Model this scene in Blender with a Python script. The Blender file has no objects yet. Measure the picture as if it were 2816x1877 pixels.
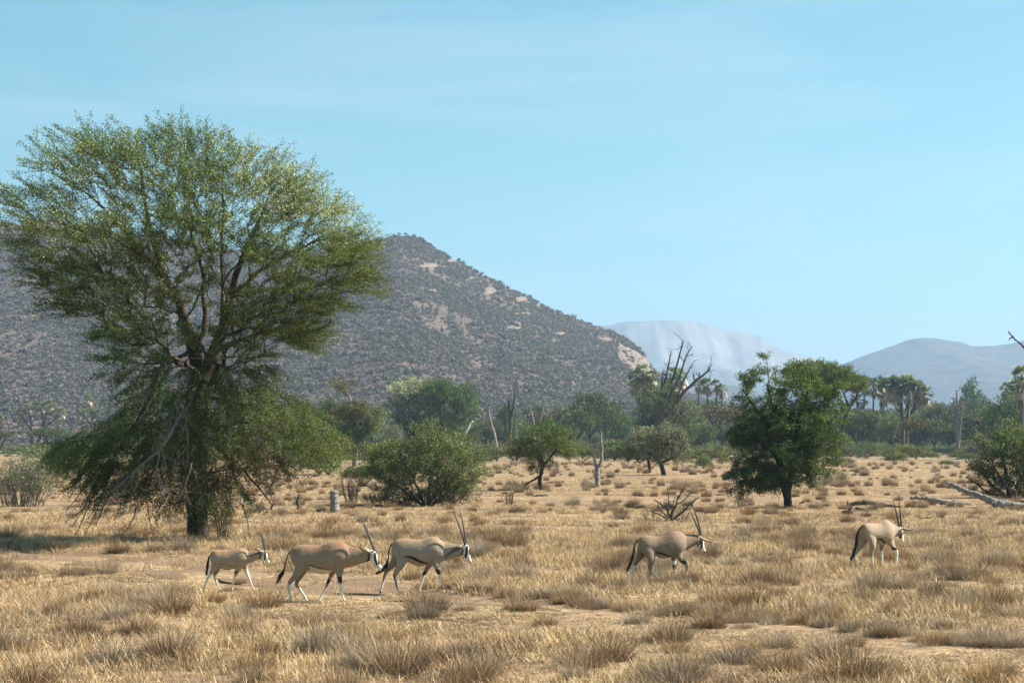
import bpy, math, random
import numpy as np
from mathutils import Vector
R = math.radians
sc = bpy.context.scene
col = sc.collection

# ---------------------------------------------------------------- camera, world, sun, exposure
F = 5255.0            # focal length in photo pixels (photo 2816 x 1877)
CAMZ = 2.95
HAZE = 1.55e-4
cam = bpy.data.objects.new('camera', bpy.data.cameras.new('camera'))
col.objects.link(cam); sc.camera = cam
cam.location = (0, 0, CAMZ); cam.rotation_euler = (R(90), 0, 0)
cam.data.sensor_width = 36; cam.data.lens = 36*F/2816
cam.data.shift_y = 276.5/2816
cam.data.clip_start = 0.5; cam.data.clip_end = 30000

SUN_EL, SUN_AZ = 41.0, -10.0          # azimuth: degrees from +X towards the camera
sd = Vector((math.cos(R(SUN_EL))*math.cos(R(SUN_AZ)), -math.cos(R(SUN_EL))*math.sin(R(SUN_AZ)), math.sin(R(SUN_EL))))
w = bpy.data.worlds.new('World'); sc.world = w; w.use_nodes = True
nt = w.node_tree; nt.nodes.clear()
sky = nt.nodes.new('ShaderNodeTexSky'); sky.sky_type = 'NISHITA'; sky.sun_disc = False
sky.sun_elevation = R(SUN_EL); sky.sun_rotation = R(90+SUN_AZ)
sky.altitude = 900; sky.air_density = 1.0; sky.dust_density = 0.25; sky.ozone_density = 2.0
bg = nt.nodes.new('ShaderNodeBackground'); bg.inputs[1].default_value = 0.050
wo = nt.nodes.new('ShaderNodeOutputWorld')
tint = nt.nodes.new('ShaderNodeMix'); tint.data_type = 'RGBA'; tint.blend_type = 'MULTIPLY'; tint.inputs[0].default_value = 1
tint.inputs[7].default_value = (0.54, 1.17, 0.97, 1)        # the photograph's sky leans to cyan
nt.links.new(sky.outputs[0], tint.inputs[6]); 
tcw = nt.nodes.new('ShaderNodeTexCoord'); mpw = nt.nodes.new('ShaderNodeMapping'); mpw.inputs['Scale'].default_value = (1.6, 1.6, 14); mpw.inputs['Rotation'].default_value = (0.05, -0.04, 0)
nzw = nt.nodes.new('ShaderNodeTexNoise'); nzw.inputs['Scale'].default_value = 2.2; nzw.inputs['Detail'].default_value = 7; nzw.inputs['Roughness'].default_value = 0.55; nzw.inputs['Distortion'].default_value = 0.5
rpw = nt.nodes.new('ShaderNodeValToRGB'); rpw.color_ramp.elements[0].position = 0.45; rpw.color_ramp.elements[1].position = 0.8
rpw.color_ramp.elements[0].color = (0, 0, 0, 1); rpw.color_ramp.elements[1].color = (0.30, 0.30, 0.30, 1)
cir = nt.nodes.new('ShaderNodeMix'); cir.data_type = 'RGBA'; cir.inputs[7].default_value = (7.0, 8.2, 8.6, 1)       # faint thin cirrus
nt.links.new(tcw.outputs['Generated'], mpw.inputs[0]); nt.links.new(mpw.outputs[0], nzw.inputs['Vector']); nt.links.new(nzw.outputs[0], rpw.inputs[0]); nt.links.new(rpw.outputs[0], cir.inputs[0])
nt.links.new(tint.outputs[2], cir.inputs[6]); nt.links.new(cir.outputs[2], bg.inputs[0]); nt.links.new(bg.outputs[0], wo.inputs[0])
sun = bpy.data.objects.new('sun', bpy.data.lights.new('sun', 'SUN')); col.objects.link(sun)
sun.data.energy = 5.0; sun.data.angle = R(0.5); sun.data.color = (1.0, 0.93, 0.82)
sun.rotation_euler = sd.to_track_quat('Z', 'Y').to_euler(); sun.location = (60, 0, 60)
sc.view_settings.view_transform = 'Standard'; sc.view_settings.look = 'None'
sc.view_settings.gamma = 1; sc.view_settings.exposure = 1.40
sc.view_settings.use_curve_mapping = False
sc.render.engine = 'CYCLES'
sc.cycles.max_bounces = 5; sc.cycles.diffuse_bounces = 1; sc.cycles.transmission_bounces = 3
sc.cycles.volume_bounces = 0; sc.cycles.use_denoising = True; sc.cycles.denoiser = 'OPENIMAGEDENOISE'; sc.cycles.denoising_input_passes = 'RGB_ALBEDO_NORMAL'
sc.cycles.sample_clamp_indirect = 4

# ---------------------------------------------------------------- helpers
rng = np.random.default_rng(7)
random.seed(7)

def at(px, py, Y=None):
    """a photo pixel on the ground (Y None) or at distance Y"""
    if Y is None: Y = CAMZ*F/(py-1215.0)
    return Vector(((px-1408)/F*Y, Y, CAMZ-(py-1215)/F*Y))

def gh(x, y):
    """height of the ground"""
    x = np.asarray(x, float); y = np.asarray(y, float)
    a = 0.035*np.sin(x*0.9+1.3*np.sin(y*0.37))*np.sin(y*0.71+0.8) + 0.03*np.sin(x*1.7-y*1.1) \
        + 0.06*np.sin(x*0.21+0.5)*np.cos(y*0.17) + 0.02*np.sin(x*2.9+y*2.3)
    return a*np.clip((220-y)/150, 0, 1)*np.clip((90-np.abs(x))/40, 0, 1)

def tag(o, label=None, cat=None, group=None, kind=None):
    if label: o['label'] = label
    if cat: o['category'] = cat
    if group: o['group'] = group
    if kind: o['kind'] = kind
    return o

def empty(name, loc, rz=0.0, scale=None):
    o = bpy.data.objects.new(name, None); col.objects.link(o)
    o.location = loc; o.rotation_euler = (0, 0, rz); o.empty_display_size = 0.2
    if scale is not None: o.scale = scale
    return o

def mesh(name, V, Fs, mat, cols=None, smooth=False, attrs=None):
    """V (n,3); Fs list of int arrays (m,k)"""
    me = bpy.data.meshes.new(name)
    V = np.asarray(V, np.float32)
    me.vertices.add(len(V)); me.vertices.foreach_set('co', V.ravel())
    Fs = [np.asarray(f, np.int32) for f in Fs if len(f)]
    loops = np.concatenate([f.ravel() for f in Fs]) if Fs else np.zeros(0, np.int32)
    tot = np.concatenate([np.full(len(f), f.shape[1], np.int32) for f in Fs]) if Fs else np.zeros(0, np.int32)
    me.loops.add(len(loops)); me.loops.foreach_set('vertex_index', loops)
    me.polygons.add(len(tot))
    me.polygons.foreach_set('loop_start', np.concatenate([[0], np.cumsum(tot)[:-1]]).astype(np.int32) if len(tot) else tot)
    me.polygons.foreach_set('loop_total', tot)
    if smooth: me.polygons.foreach_set('use_smooth', np.ones(len(tot), bool))
    me.update(calc_edges=True)
    if cols is not None:
        c = np.ones((len(V), 4), np.float32); c[:, :3] = cols
        a = me.attributes.new('col', 'FLOAT_COLOR', 'POINT'); a.data.foreach_set('color', c.ravel())
    if mat: me.materials.append(mat)
    return me

def link(name, me, parent=None, loc=None):
    o = bpy.data.objects.new(name, me); col.objects.link(o)
    if parent: o.parent = parent
    if loc is not None: o.location = loc
    return o

def tubes(chains):
    """chains: list of (pts (n,3), radii (n,), sides) -> V, F quads"""
    VV, FF, base = [], [], 0
    for pts, rad, k in chains:
        pts = np.asarray(pts, float); rad = np.asarray(rad, float); n = len(pts)
        if n < 2: continue
        t = np.gradient(pts, axis=0); t /= np.linalg.norm(t, axis=1, keepdims=True)+1e-9
        d = pts[-1]-pts[0]
        ref = np.array([1., 0, 0]) if abs(d[0]) <= min(abs(d[1]), abs(d[2])) else (np.array([0, 1., 0]) if abs(d[1]) <= abs(d[2]) else np.array([0, 0, 1.]))
        u = np.cross(t, ref); u /= np.linalg.norm(u, axis=1, keepdims=True)+1e-9
        v = np.cross(t, u)
        a = np.arange(k)*2*math.pi/k
        ring = (u[:, None, :]*np.cos(a)[None, :, None]+v[:, None, :]*np.sin(a)[None, :, None])*rad[:, None, None]+pts[:, None, :]
        VV.append(ring.reshape(-1, 3))
        i = np.arange(n-1)[:, None]*k; j = np.arange(k)[None, :]; j2 = (j+1) % k
        FF.append((np.stack([i+j, i+j2, i+j2+k, i+j+k], -1).reshape(-1, 4))+base)
        if k == 3 or k == 4 or k >= 5:      # end caps as a fan of quads folded on the last ring
            cap = np.array([[(n-1)*k+q, (n-1)*k+(q+1) % k, (n-1)*k+(q+2) % k, (n-1)*k+(q+2) % k] for q in range(0)], int)
        base += n*k
    return np.concatenate(VV), np.concatenate(FF)

def norm(a): return a/(np.linalg.norm(a, axis=-1, keepdims=True)+1e-9)

def leaf_quads(P, D, l, w, r, flat=0.0):
    """diamond leaves at P along D"""
    n = len(P)
    D = norm(D)
    S = norm(np.cross(D, norm(r.normal(size=(n, 3))+np.array([0, 0, flat]))))
    l = np.asarray(l).reshape(-1, 1)*np.ones((n, 1)); w = np.asarray(w).reshape(-1, 1)*np.ones((n, 1))
    V = np.stack([P, P+D*l*0.45+S*w*0.5, P+D*l, P+D*l*0.45-S*w*0.5], 1).reshape(-1, 3)
    Fq = np.arange(n*4).reshape(-1, 4)
    return V, Fq

# ---------------------------------------------------------------- materials
def new_mat(name):
    m = bpy.data.materials.new(name); m.use_nodes = True
    n = m.node_tree.nodes; n.clear()
    out = n.new('ShaderNodeOutputMaterial')
    return m, n, m.node_tree.links, out

def ramp(n, stops, fac=None, l=None, interp='LINEAR'):
    r = n.new('ShaderNodeValToRGB'); e = r.color_ramp.elements; r.color_ramp.interpolation = interp
    while len(e) < len(stops): e.new(0.5)
    for i, (p, c) in enumerate(stops):
        e[i].position = p; e[i].color = (c[0], c[1], c[2], 1) if hasattr(c, '__len__') else (c, c, c, 1)
    if fac is not None: l.new(fac, r.inputs[0])
    return r

def noise(n, l, scale, detail=6, rough=0.6, vec=None, dist=0.0):
    t = n.new('ShaderNodeTexNoise'); t.inputs['Scale'].default_value = scale
    t.inputs['Detail'].default_value = detail; t.inputs['Roughness'].default_value = rough
    t.inputs['Distortion'].default_value = dist
    if vec is not None: l.new(vec, t.inputs['Vector'])
    return t

def mixc(n, l, fac, a, b, mode='MIX'):
    m = n.new('ShaderNodeMix'); m.data_type = 'RGBA'; m.blend_type = mode
    for s, v in ((0, fac), (6, a), (7, b)):
        if hasattr(v, 'is_linked'): l.new(v, m.inputs[s])
        elif s == 0: m.inputs[0].default_value = v
        else: m.inputs[s].default_value = (v[0], v[1], v[2], 1)
    return m.outputs[2]

def foliage_mat(name, transl=0.35, gloss=0.25):
    m, n, l, out = new_mat(name)
    a = n.new('ShaderNodeAttribute'); a.attribute_name = 'col'
    b = n.new('ShaderNodeBsdfPrincipled'); b.inputs['Roughness'].default_value = 0.55
    b.inputs['Specular IOR Level'].default_value = gloss
    l.new(a.outputs['Color'], b.inputs['Base Color'])
    t = n.new('ShaderNodeBsdfTranslucent'); 
    l.new(mixc(n, l, 1.0, a.outputs['Color'], (1.1, 1.25, 0.6), 'MULTIPLY'), t.inputs['Color'])
    mx = n.new('ShaderNodeMixShader'); mx.inputs[0].default_value = transl
    l.new(b.outputs[0], mx.inputs[1]); l.new(t.outputs[0], mx.inputs[2]); l.new(mx.outputs[0], out.inputs[0])
    return m

def straw_mat(name):
    m, n, l, out = new_mat(name)
    a = n.new('ShaderNodeAttribute'); a.attribute_name = 'col'
    b = n.new('ShaderNodeBsdfPrincipled'); b.inputs['Roughness'].default_value = 0.6
    b.inputs['Specular IOR Level'].default_value = 0.12
    oi = n.new('ShaderNodeObjectInfo')
    r = ramp(n, [(0, (0.80, 0.78, 0.80)), (0.5, (1, 1, 1)), (1, (1.12, 1.05, 0.95))], oi.outputs['Random'], l)
    c = mixc(n, l, 1.0, a.outputs['Color'], r.outputs[0], 'MULTIPLY')
    gp = n.new('ShaderNodeNewGeometry'); mp = n.new('ShaderNodeMapping'); mp.inputs['Scale'].default_value = (1, 0.6, 0.2); l.new(gp.outputs['Position'], mp.inputs[0])
    big = noise(n, l, 0.55, 6, 0.65, mp.outputs[0])
    c = mixc(n, l, 1.0, c, ramp(n, [(0.32, (0.58, 0.53, 0.53)), (0.47, (0.92, 0.92, 0.93)), (0.66, (1.16, 1.16, 1.12))], big.outputs[0], l).outputs[0], 'MULTIPLY')
    l.new(c, b.inputs['Base Color'])
    t = n.new('ShaderNodeBsdfTranslucent'); l.new(c, t.inputs['Color'])
    mx = n.new('ShaderNodeMixShader'); mx.inputs[0].default_value = 0.10
    l.new(b.outputs[0], mx.inputs[1]); l.new(t.outputs[0], mx.inputs[2]); l.new(mx.outputs[0], out.inputs[0])
    return m

def bark_mat(name, c1, c2, scale=6.0, rough=0.9):
    m, n, l, out = new_mat(name)
    tc = n.new('ShaderNodeTexCoord')
    mp = n.new('ShaderNodeMapping'); mp.inputs['Scale'].default_value = (1, 1, 0.25); l.new(tc.outputs['Object'], mp.inputs[0])
    t = noise(n, l, scale, 8, 0.7, mp.outputs[0], 0.6)
    r = ramp(n, [(0.3, c1), (0.7, c2)], t.outputs[0], l)
    b = n.new('ShaderNodeBsdfPrincipled'); b.inputs['Roughness'].default_value = rough
    b.inputs['Specular IOR Level'].default_value = 0.2
    bp = n.new('ShaderNodeBump'); bp.inputs['Strength'].default_value = 0.9; bp.inputs['Distance'].default_value = 0.04
    l.new(t.outputs[0], bp.inputs['Height']); l.new(bp.outputs[0], b.inputs['Normal'])
    l.new(r.outputs[0], b.inputs['Base Color']); l.new(b.outputs[0], out.inputs[0])
    return m

M_leaf = foliage_mat('leaf_green', 0.20, 0.18)
M_palm = foliage_mat('palm_frond', 0.15, 0.5)
M_straw = straw_mat('dry_straw')
M_bark = bark_mat('dark_bark', (0.018, 0.013, 0.010), (0.075, 0.055, 0.042))
M_bark2 = bark_mat('grey_bark', (0.10, 0.085, 0.07), (0.27, 0.235, 0.20))
M_dead = bark_mat('weathered_dead_wood', (0.11, 0.095, 0.085), (0.36, 0.32, 0.28), 8)
M_char = bark_mat('dark_dead_wood', (0.035, 0.027, 0.022), (0.13, 0.095, 0.075), 8)

# ---------------------------------------------------------------- tracks (also used to thin the grass)
def pxline(pts, n=60):
    """[(px, py, thickness px)] -> world centre line x(t), y(t), half width in depth"""
    P = []
    for px, py, t in pts:
        p = at(px, py); P.append((p.x, p.y, t*p.y*p.y/(CAMZ*F)/2))
    P = np.array(P); s = np.linspace(0, len(P)-1, n); i = np.arange(len(P))
    return np.stack([np.interp(s, i, P[:, k]) for k in range(3)], 1)
TRACK = pxline([(-500, 1508, 26), (-200, 1520, 30), (0, 1532, 34), (300, 1545, 34), (600, 1566, 44), (800, 1598, 60), (1000, 1620, 60), (1200, 1645, 42), (1450, 1666, 24),
                (1700, 1692, 20), (2000, 1716, 20), (2200, 1735, 18), (2500, 1766, 18), (2816, 1800, 16), (3200, 1835, 22)], 240)
PATH2 = pxline([(-500, 1412, 20), (-100, 1403, 22), (60, 1398, 22), (200, 1389, 18), (330, 1379, 12), (470, 1370, 8)], 100)
def track_mask(x, y):
    m = np.zeros_like(x)
    for T in (TRACK, PATH2):
        cy = np.interp(x, T[:, 0], T[:, 1]); hw = np.interp(x, T[:, 0], T[:, 2])
        dd = np.abs(y-cy)/hw
        m = np.maximum(m, np.where(dd < 1.0, 1.0, np.clip(1.5-dd, 0, 0.5)*1.2))
    return m

# ---------------------------------------------------------------- ground
m, n, l, out = new_mat('dry_ground')
geo = n.new('ShaderNodeNewGeometry'); P0 = geo.outputs['Position']
n1 = noise(n, l, 0.35, 8, 0.65, P0); n2 = noise(n, l, 5.0, 8, 0.7, P0); n3 = noise(n, l, 0.07, 5, 0.6, P0)
straw = ramp(n, [(0.34, (0.13, 0.085, 0.05)), (0.5, (0.34, 0.235, 0.135)), (0.66, (0.52, 0.385, 0.235))], n2.outputs[0], l)
soil = ramp(n, [(0.3, (0.11, 0.072, 0.045)), (0.7, (0.34, 0.23, 0.14))], n2.outputs[0], l)
f1 = ramp(n, [(0.40, 0), (0.62, 1)], n1.outputs[0], l)
near = mixc(n, l, f1.outputs[0], straw.outputs[0], soil.outputs[0])
far_c = ramp(n, [(0.35, (0.15, 0.125, 0.06)), (0.5, (0.26, 0.19, 0.11)), (0.62, (0.36, 0.25, 0.165))], noise(n, l, 0.05, 8, 0.7, P0).outputs[0], l)
sp = n.new('ShaderNodeSeparateXYZ'); l.new(P0, sp.inputs[0])
mr = n.new('ShaderNodeMapRange'); mr.inputs[1].default_value = 240; mr.inputs[2].default_value = 330; l.new(sp.outputs[1], mr.inputs[0])
c = mixc(n, l, mr.outputs[0], near, far_c.outputs[0])
b = n.new('ShaderNodeBsdfPrincipled'); b.inputs['Roughness'].default_value = 0.95; b.inputs['Specular IOR Level'].default_value = 0.1
bp = n.new('ShaderNodeBump'); bp.inputs['Strength'].default_value = 0.8; bp.inputs['Distance'].default_value = 0.06
l.new(n2.outputs[0], bp.inputs['Height']); l.new(bp.outputs[0], b.inputs['Normal'])
l.new(c, b.inputs['Base Color']); l.new(b.outputs[0], out.inputs[0]); M_ground = m

u = np.linspace(-1, 1, 281); xs = np.sinh(u*6.2)/math.sinh(6.2)*14000
ys = np.concatenate([np.linspace(-900, 10, 14), np.linspace(10.4, 130, 280), 130+(np.geomspace(1, 14001, 120)-1)*0.98])
X, Y = np.meshgrid(xs, ys); Z = gh(X, Y)
nx, ny = len(xs), len(ys)
i = (np.arange(ny-1)[:, None]*nx+np.arange(nx-1)[None, :]).ravel()
ground = link('ground', mesh('ground', np.stack([X, Y, Z], -1).reshape(-1, 3), [np.stack([i, i+1, i+nx+1, i+nx], 1)], M_ground, smooth=True))
tag(ground, kind='structure')

m, n, l, out = new_mat('bare_soil')
geo = n.new('ShaderNodeNewGeometry')
t1 = noise(n, l, 1.1, 8, 0.65, geo.outputs['Position']); t2 = noise(n, l, 14, 6, 0.7, geo.outputs['Position'])
r1 = ramp(n, [(0.35, (0.13, 0.08, 0.05)), (0.65, (0.26, 0.17, 0.105))], t1.outputs[0], l)
c = mixc(n, l, 0.35, r1.outputs[0], ramp(n, [(0.35, (0.08, 0.05, 0.032)), (0.7, (0.48, 0.35, 0.21))], t2.outputs[0], l).outputs[0])
b = n.new('ShaderNodeBsdfPrincipled'); b.inputs['Roughness'].default_value = 0.95; b.inputs['Specular IOR Level'].default_value = 0.1
bp = n.new('ShaderNodeBump'); bp.inputs['Strength'].default_value = 0.8; bp.inputs['Distance'].default_value = 0.05
l.new(t2.outputs[0], bp.inputs['Height']); l.new(bp.outputs[0], b.inputs['Normal'])
l.new(c, b.inputs['Base Color']); l.new(b.outputs[0], out.inputs[0]); M_soil = m
for nm, T in (('dirt_track', TRACK), ('sandy_path', PATH2)):
    xx = np.arange(T[0, 0], T[-1, 0], 0.2)
    cy = np.interp(xx, T[:, 0], T[:, 1]); hw = np.interp(xx, T[:, 0], T[:, 2])
    w1 = hw*(0.9+0.25*np.sin(xx*1.3)+0.12*np.sin(xx*4.1+1)+0.06*np.sin(xx*11)); w2 = hw*(0.9+0.25*np.sin(xx*1.1+2)+0.12*np.sin(xx*3.7)+0.06*np.sin(xx*12))
    k = 9; fr = np.linspace(0, 1, k)
    Yg = (cy-w1)[:, None]*(1-fr)+(cy+w2)[:, None]*fr; Xg = np.repeat(xx[:, None], k, 1)
    Zg = gh(Xg, Yg)+0.012
    i = (np.arange(len(xx)-1)[:, None]*k+np.arange(k-1)[None, :]).ravel()
    tag(link(nm, mesh(nm, np.stack([Xg, Yg, Zg], -1).reshape(-1, 3), [np.stack([i, i+k, i+k+1, i+1], 1)], M_soil, smooth=True)), kind='structure')

# ---------------------------------------------------------------- hills
def hfield(name, mat, xs, ts, top, ycen, yfun):
    """rows t in [0,1] front foot -> ridge, then behind; yfun(t,x) distance, top(x) ridge height"""
    pass

def fbm(x, y, seed=0, oct=5):
    r = np.random.default_rng(seed); v = 0; a = 1; f = 1
    for o in range(oct):
        for q in range(3):
            th = r.uniform(0, 2*math.pi); ph = r.uniform(0, 6.28)
            v = v+a*np.sin((x*math.cos(th)+y*math.sin(th))*f*2*math.pi+ph)/3
        a *= 0.5; f *= 2.07
    return v

DH = 1450.0     # distance of the near ridge
SIL = [(-900, 700), (-500, 640), (-200, 612), (0, 613), (60, 618), (140, 606), (300, 640), (600, 690), (850, 690), (1000, 665), (1080, 648), (1110, 642), (1150, 653), (1250, 713), (1370, 775), (1500, 840), (1620, 890), (1680, 908), (1720, 930),
       (1755, 958), (1778, 985), (1790, 1005), (1797, 1022), (1830, 1045), (1870, 1078), (1960, 1110), (2100, 1150), (2400, 1195), (2816, 1215)]
sx = np.array([(p[0]-1408)/F*DH for p in SIL]); sz = np.array([CAMZ-(p[1]-1215)/F*DH for p in SIL])
def hill_h(x, y):
    y0 = 700+0*x
    s = x*DH/np.maximum(y, 300)*0.75+x*0.25          # ridge swings forward a little
    H = np.maximum(np.interp(s, sx, sz), 0)
    t = np.clip((y-y0)/(DH-y0), 0, 1)
    prof = 0.06*np.clip(t/0.12, 0, 1)+0.94*np.clip((t-0.05)/0.95, 0, 1)**1.18
    back = np.clip((y-DH)/900, 0, 1)
    z = H*prof*(1-back**1.5)
    spur = fbm(x/420, y/500, 3, 5)
    amp = 5.5*np.clip(H/60, 0, 1)*np.clip(t*3, 0, 1)*np.where(y > DH, 0.3, 1)*np.clip(1.25-np.abs(t-0.55)*1.6, 0.05, 1)
    z = z+spur*amp
    z = z+0.5*fbm(x/25, y/25, 5, 3)*np.clip(t*6, 0, 1)*np.clip(H/30, 0, 1)
    return z-0.3*np.clip(1-t*8, 0, 1)-0.05

def cliff_u(x, y): return x
OUT = [(620, 372, 40, 14), ]
hx = np.linspace(-720, 330, 350); hy = np.concatenate([np.linspace(690, DH, 210), np.linspace(DH+12, 2400, 20)])
X, Y = np.meshgrid(hx, hy); Z = hill_h(X, Y)
# widen the grid with distance so that it covers the same view
Xw = X*1.0
nx, ny = len(hx), len(hy)
i = (np.arange(ny-1)[:, None]*nx+np.arange(nx-1)[None, :]).ravel()

def proj(V):
    px = V[:, 0]/V[:, 1]*F+1408; py = 1215-(V[:, 2]-CAMZ)/V[:, 1]*F
    return px, py
V = np.stack([X, Y, Z], -1).reshape(-1, 3)
# rock faces (place, size): bare outcrops of the hill
ROCKS = [((1183, 731), 26, 9), ((1155, 705), 5, 9), ((1240, 718), 14, 6), ((1350, 800), 20, 12), ((1435, 825), 22, 11), ((1480, 840), 10, 6), ((1420, 900), 22, 9), ((1395, 903), 8, 4), ((1443, 862), 12, 4),
         ((1218, 913), 7, 8), ((1540, 917), 16, 5), ((1665, 932), 22, 4), ((1110, 648), 12, 4), ((130, 625), 30, 16), ((190, 840), 9, 5), ((140, 825), 16, 5), ((1190, 800), 10, 5), ((1300, 765), 12, 4)]
ppx, ppy = proj(V)
rock = np.zeros(len(V))
nz = fbm(ppx/22, ppy/14, 11, 4)*0.35
for (cx, cy), rx, ry in ROCKS:
    d = np.hypot((ppx-cx)/rx, (ppy-cy)/ry)
    rock = np.maximum(rock, np.clip(1.45-d+nz, 0, 1))
# the cliff at the right-hand end
cl = np.clip((ppx-1690)/20, 0, 1)*np.clip((1800-ppx)/6, 0, 1)*np.clip((1060-(ppy+(1790-ppx)*0.62)+nz*40)/14, 0, 1)*np.clip((ppy-(945+(ppx-1720)*0.55))/6+nz*1.2, 0, 1)
rock = np.maximum(rock, cl*np.clip(0.85+nz*1.6, 0, 1))
a3 = np.stack([rock]*3, 1)
m, n, l, out = new_mat('bushy_hillside')
geo = n.new('ShaderNodeNewGeometry'); Pp = geo.outputs['Position']
g1 = noise(n, l, 0.16, 8, 0.75, Pp); g2 = noise(n, l, 0.012, 6, 0.6, Pp)
e1 = ramp(n, [(0.36, (0.09, 0.076, 0.074)), (0.5, (0.13, 0.106, 0.098)), (0.66, (0.20, 0.152, 0.13))], g1.outputs[0], l)
e2 = ramp(n, [(0.4, (0.95, 0.98, 0.9)), (0.65, (1.15, 1.02, 0.95))], g2.outputs[0], l)
ec = mixc(n, l, 1.0, e1.outputs[0], e2.outputs[0], 'MULTIPLY')
spx = n.new('ShaderNodeSeparateXYZ'); l.new(Pp, spx.inputs[0])
mrz = n.new('ShaderNodeMapRange'); mrz.inputs[1].default_value = 16; mrz.inputs[2].default_value = 3; l.new(spx.outputs[2], mrz.inputs[0])
foot = ramp(n, [(0.35, (0.12, 0.10, 0.07)), (0.55, (0.34, 0.22, 0.16))], g1.outputs[0], l)
mm = n.new('ShaderNodeMath'); mm.operation = 'MULTIPLY'; mm.inputs[1].default_value = 0.6; l.new(mrz.outputs[0], mm.inputs[0])
ec = mixc(n, l, mm.outputs[0], ec, foot.outputs[0])
ra = n.new('ShaderNodeAttribute'); ra.attribute_name = 'col'
rk = ramp(n, [(0.38, (0.11, 0.09, 0.075)), (0.52, (0.27, 0.215, 0.17)), (0.66, (0.42, 0.34, 0.27))], noise(n, l, 0.35, 8, 0.75, Pp, 0.5).outputs[0], l)
c = mixc(n, l, ra.outputs['Color'], ec, rk.outputs[0])
b = n.new('ShaderNodeBsdfPrincipled'); b.inputs['Roughness'].default_value = 1; b.inputs['Specular IOR Level'].default_value = 0.05
bp = n.new('ShaderNodeBump'); bp.inputs['Strength'].default_value = 1.0; bp.inputs['Distance'].default_value = 2.2
l.new(g1.outputs[0], bp.inputs['Height']); l.new(bp.outputs[0], b.inputs['Normal'])
l.new(c, b.inputs['Base Color']); l.new(b.outputs[0], out.inputs[0]); M_hill = m
hill = link('hill', mesh('hill', V, [np.stack([i, i+1, i+nx+1, i+nx], 1)], M_hill, cols=a3, smooth=True)); tag(hill, kind='structure')

def far_hill(name, sil, D, depth, mat, seed, cliff=0.0, amp=0.1, nxx=300):
    sx = np.array([(p[0]-1408)/F*D for p in sil]); sz = np.array([CAMZ-(p[1]-1215)/F*D for p in sil])
    x = np.linspace(sx[0], sx[-1], nxx)
    t = np.concatenate([np.linspace(0, 1, 110), np.linspace(1.03, 2.0, 14)])
    X, T = np.meshgrid(x, t)
    H = np.interp(X, sx, sz)
    Y = D-depth+depth*T
    if cliff:
        tt = np.clip(T, 0, 1)
        prof = 0.60*np.clip(tt/0.62, 0, 1)**1.2+0.32*np.clip((tt-0.62)/0.16, 0, 1)**0.8+0.08*np.clip((tt-0.78)/0.22, 0, 1)**0.6
        Y = Y+fbm(X/900, H*0, seed, 5)*cliff*np.clip(tt*(1-tt)*4, 0, 1)*np.where(T > 1, 0, 1)
        rel = fbm(X/420, T*0.3, seed+1, 5)
    else:
        prof = np.clip(T, 0, 1)**0.95; rel = fbm(X/700, Y/900, seed, 6)
    H = H*np.where(T > 1, 1-((T-1))**2, prof)+rel*amp*H.max()*np.clip(T*(1-T)*4, 0, 1)*np.clip(H/H.max(), 0, 1)
    H = H+fbm(X/160, Y/200, seed+5, 4)*H.max()*0.005*np.clip(H/(H.max()*.3), 0, 1)
    ny = len(t); i = (np.arange(ny-1)[:, None]*nxx+np.arange(nxx-1)[None, :]).ravel()
    cv = None
    if cliff:
        q = fbm(X/700, T*1.2, 77, 5)
        cv = np.clip(1-np.abs(T-0.72+0.05*q)/0.15, 0, 1)*3*np.clip(0.75+q*0.8+fbm(X/260, T*3.5, 78, 5)*0.35, 0.35, 1)*np.clip((X-sx[3])/250, 0, 1)
        cv = np.stack([np.clip(cv, 0, 1).ravel()]*3, 1)
    o = link(name, mesh(name, np.stack([X, Y, H-0.5], -1).reshape(-1, 3), [np.stack([i, i+1, i+nxx+1, i+nxx], 1)], mat, smooth=True, cols=cv))
    return tag(o, kind='structure')

def hill_mat(name, ca, cb, sc1, rockc=None, zlo=0, zhi=1, cyl=None):
    m, n, l, out = new_mat(name)
    geo = n.new('ShaderNodeNewGeometry'); Pp = geo.outputs['Position']
    mp = n.new('ShaderNodeMapping'); mp.inputs['Scale'].default_value = (1, 1, 1) ; l.new(Pp, mp.inputs[0])
    g = noise(n, l, sc1, 8, 0.7, mp.outputs[0]); r = ramp(n, [(0.38, ca), (0.62, cb)], g.outputs[0], l); c = r.outputs[0]
    if rockc:
        mp2 = n.new('ShaderNodeMapping'); mp2.inputs['Scale'].default_value = (1, 0.3, 0.12); l.new(Pp, mp2.inputs[0])
        g2 = noise(n, l, 0.012, 8, 0.7, mp2.outputs[0], 0.4)
        rr = ramp(n, [(0.34, rockc[0]), (0.5, rockc[1]), (0.64, rockc[2])], g2.outputs[0], l)
        mk = n.new('ShaderNodeAttribute'); mk.attribute_name = 'col'
        c = mixc(n, l, mk.outputs['Color'], c, rr.outputs[0])
    b = n.new('ShaderNodeBsdfPrincipled'); b.inputs['Roughness'].default_value = 1; b.inputs['Specular IOR Level'].default_value = 0.05
    bp = n.new('ShaderNodeBump'); bp.inputs['Strength'].default_value = 0.8; bp.inputs['Distance'].default_value = 6
    l.new(g.outputs[0], bp.inputs['Height']); l.new(bp.outputs[0], b.inputs['Normal'])
    l.new(c, b.inputs['Base Color']); l.new(b.outputs[0], out.inputs[0]); return m
M_mount = hill_mat('rock_mountain', (0.05, 0.06, 0.04), (0.13, 0.12, 0.09), 0.02, [(0.16, 0.162, 0.152), (0.23, 0.225, 0.205), (0.32, 0.305, 0.27)])
M_far = hill_mat('wooded_far_hill', (0.035, 0.045, 0.045), (0.12, 0.115, 0.10), 0.02)
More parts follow.
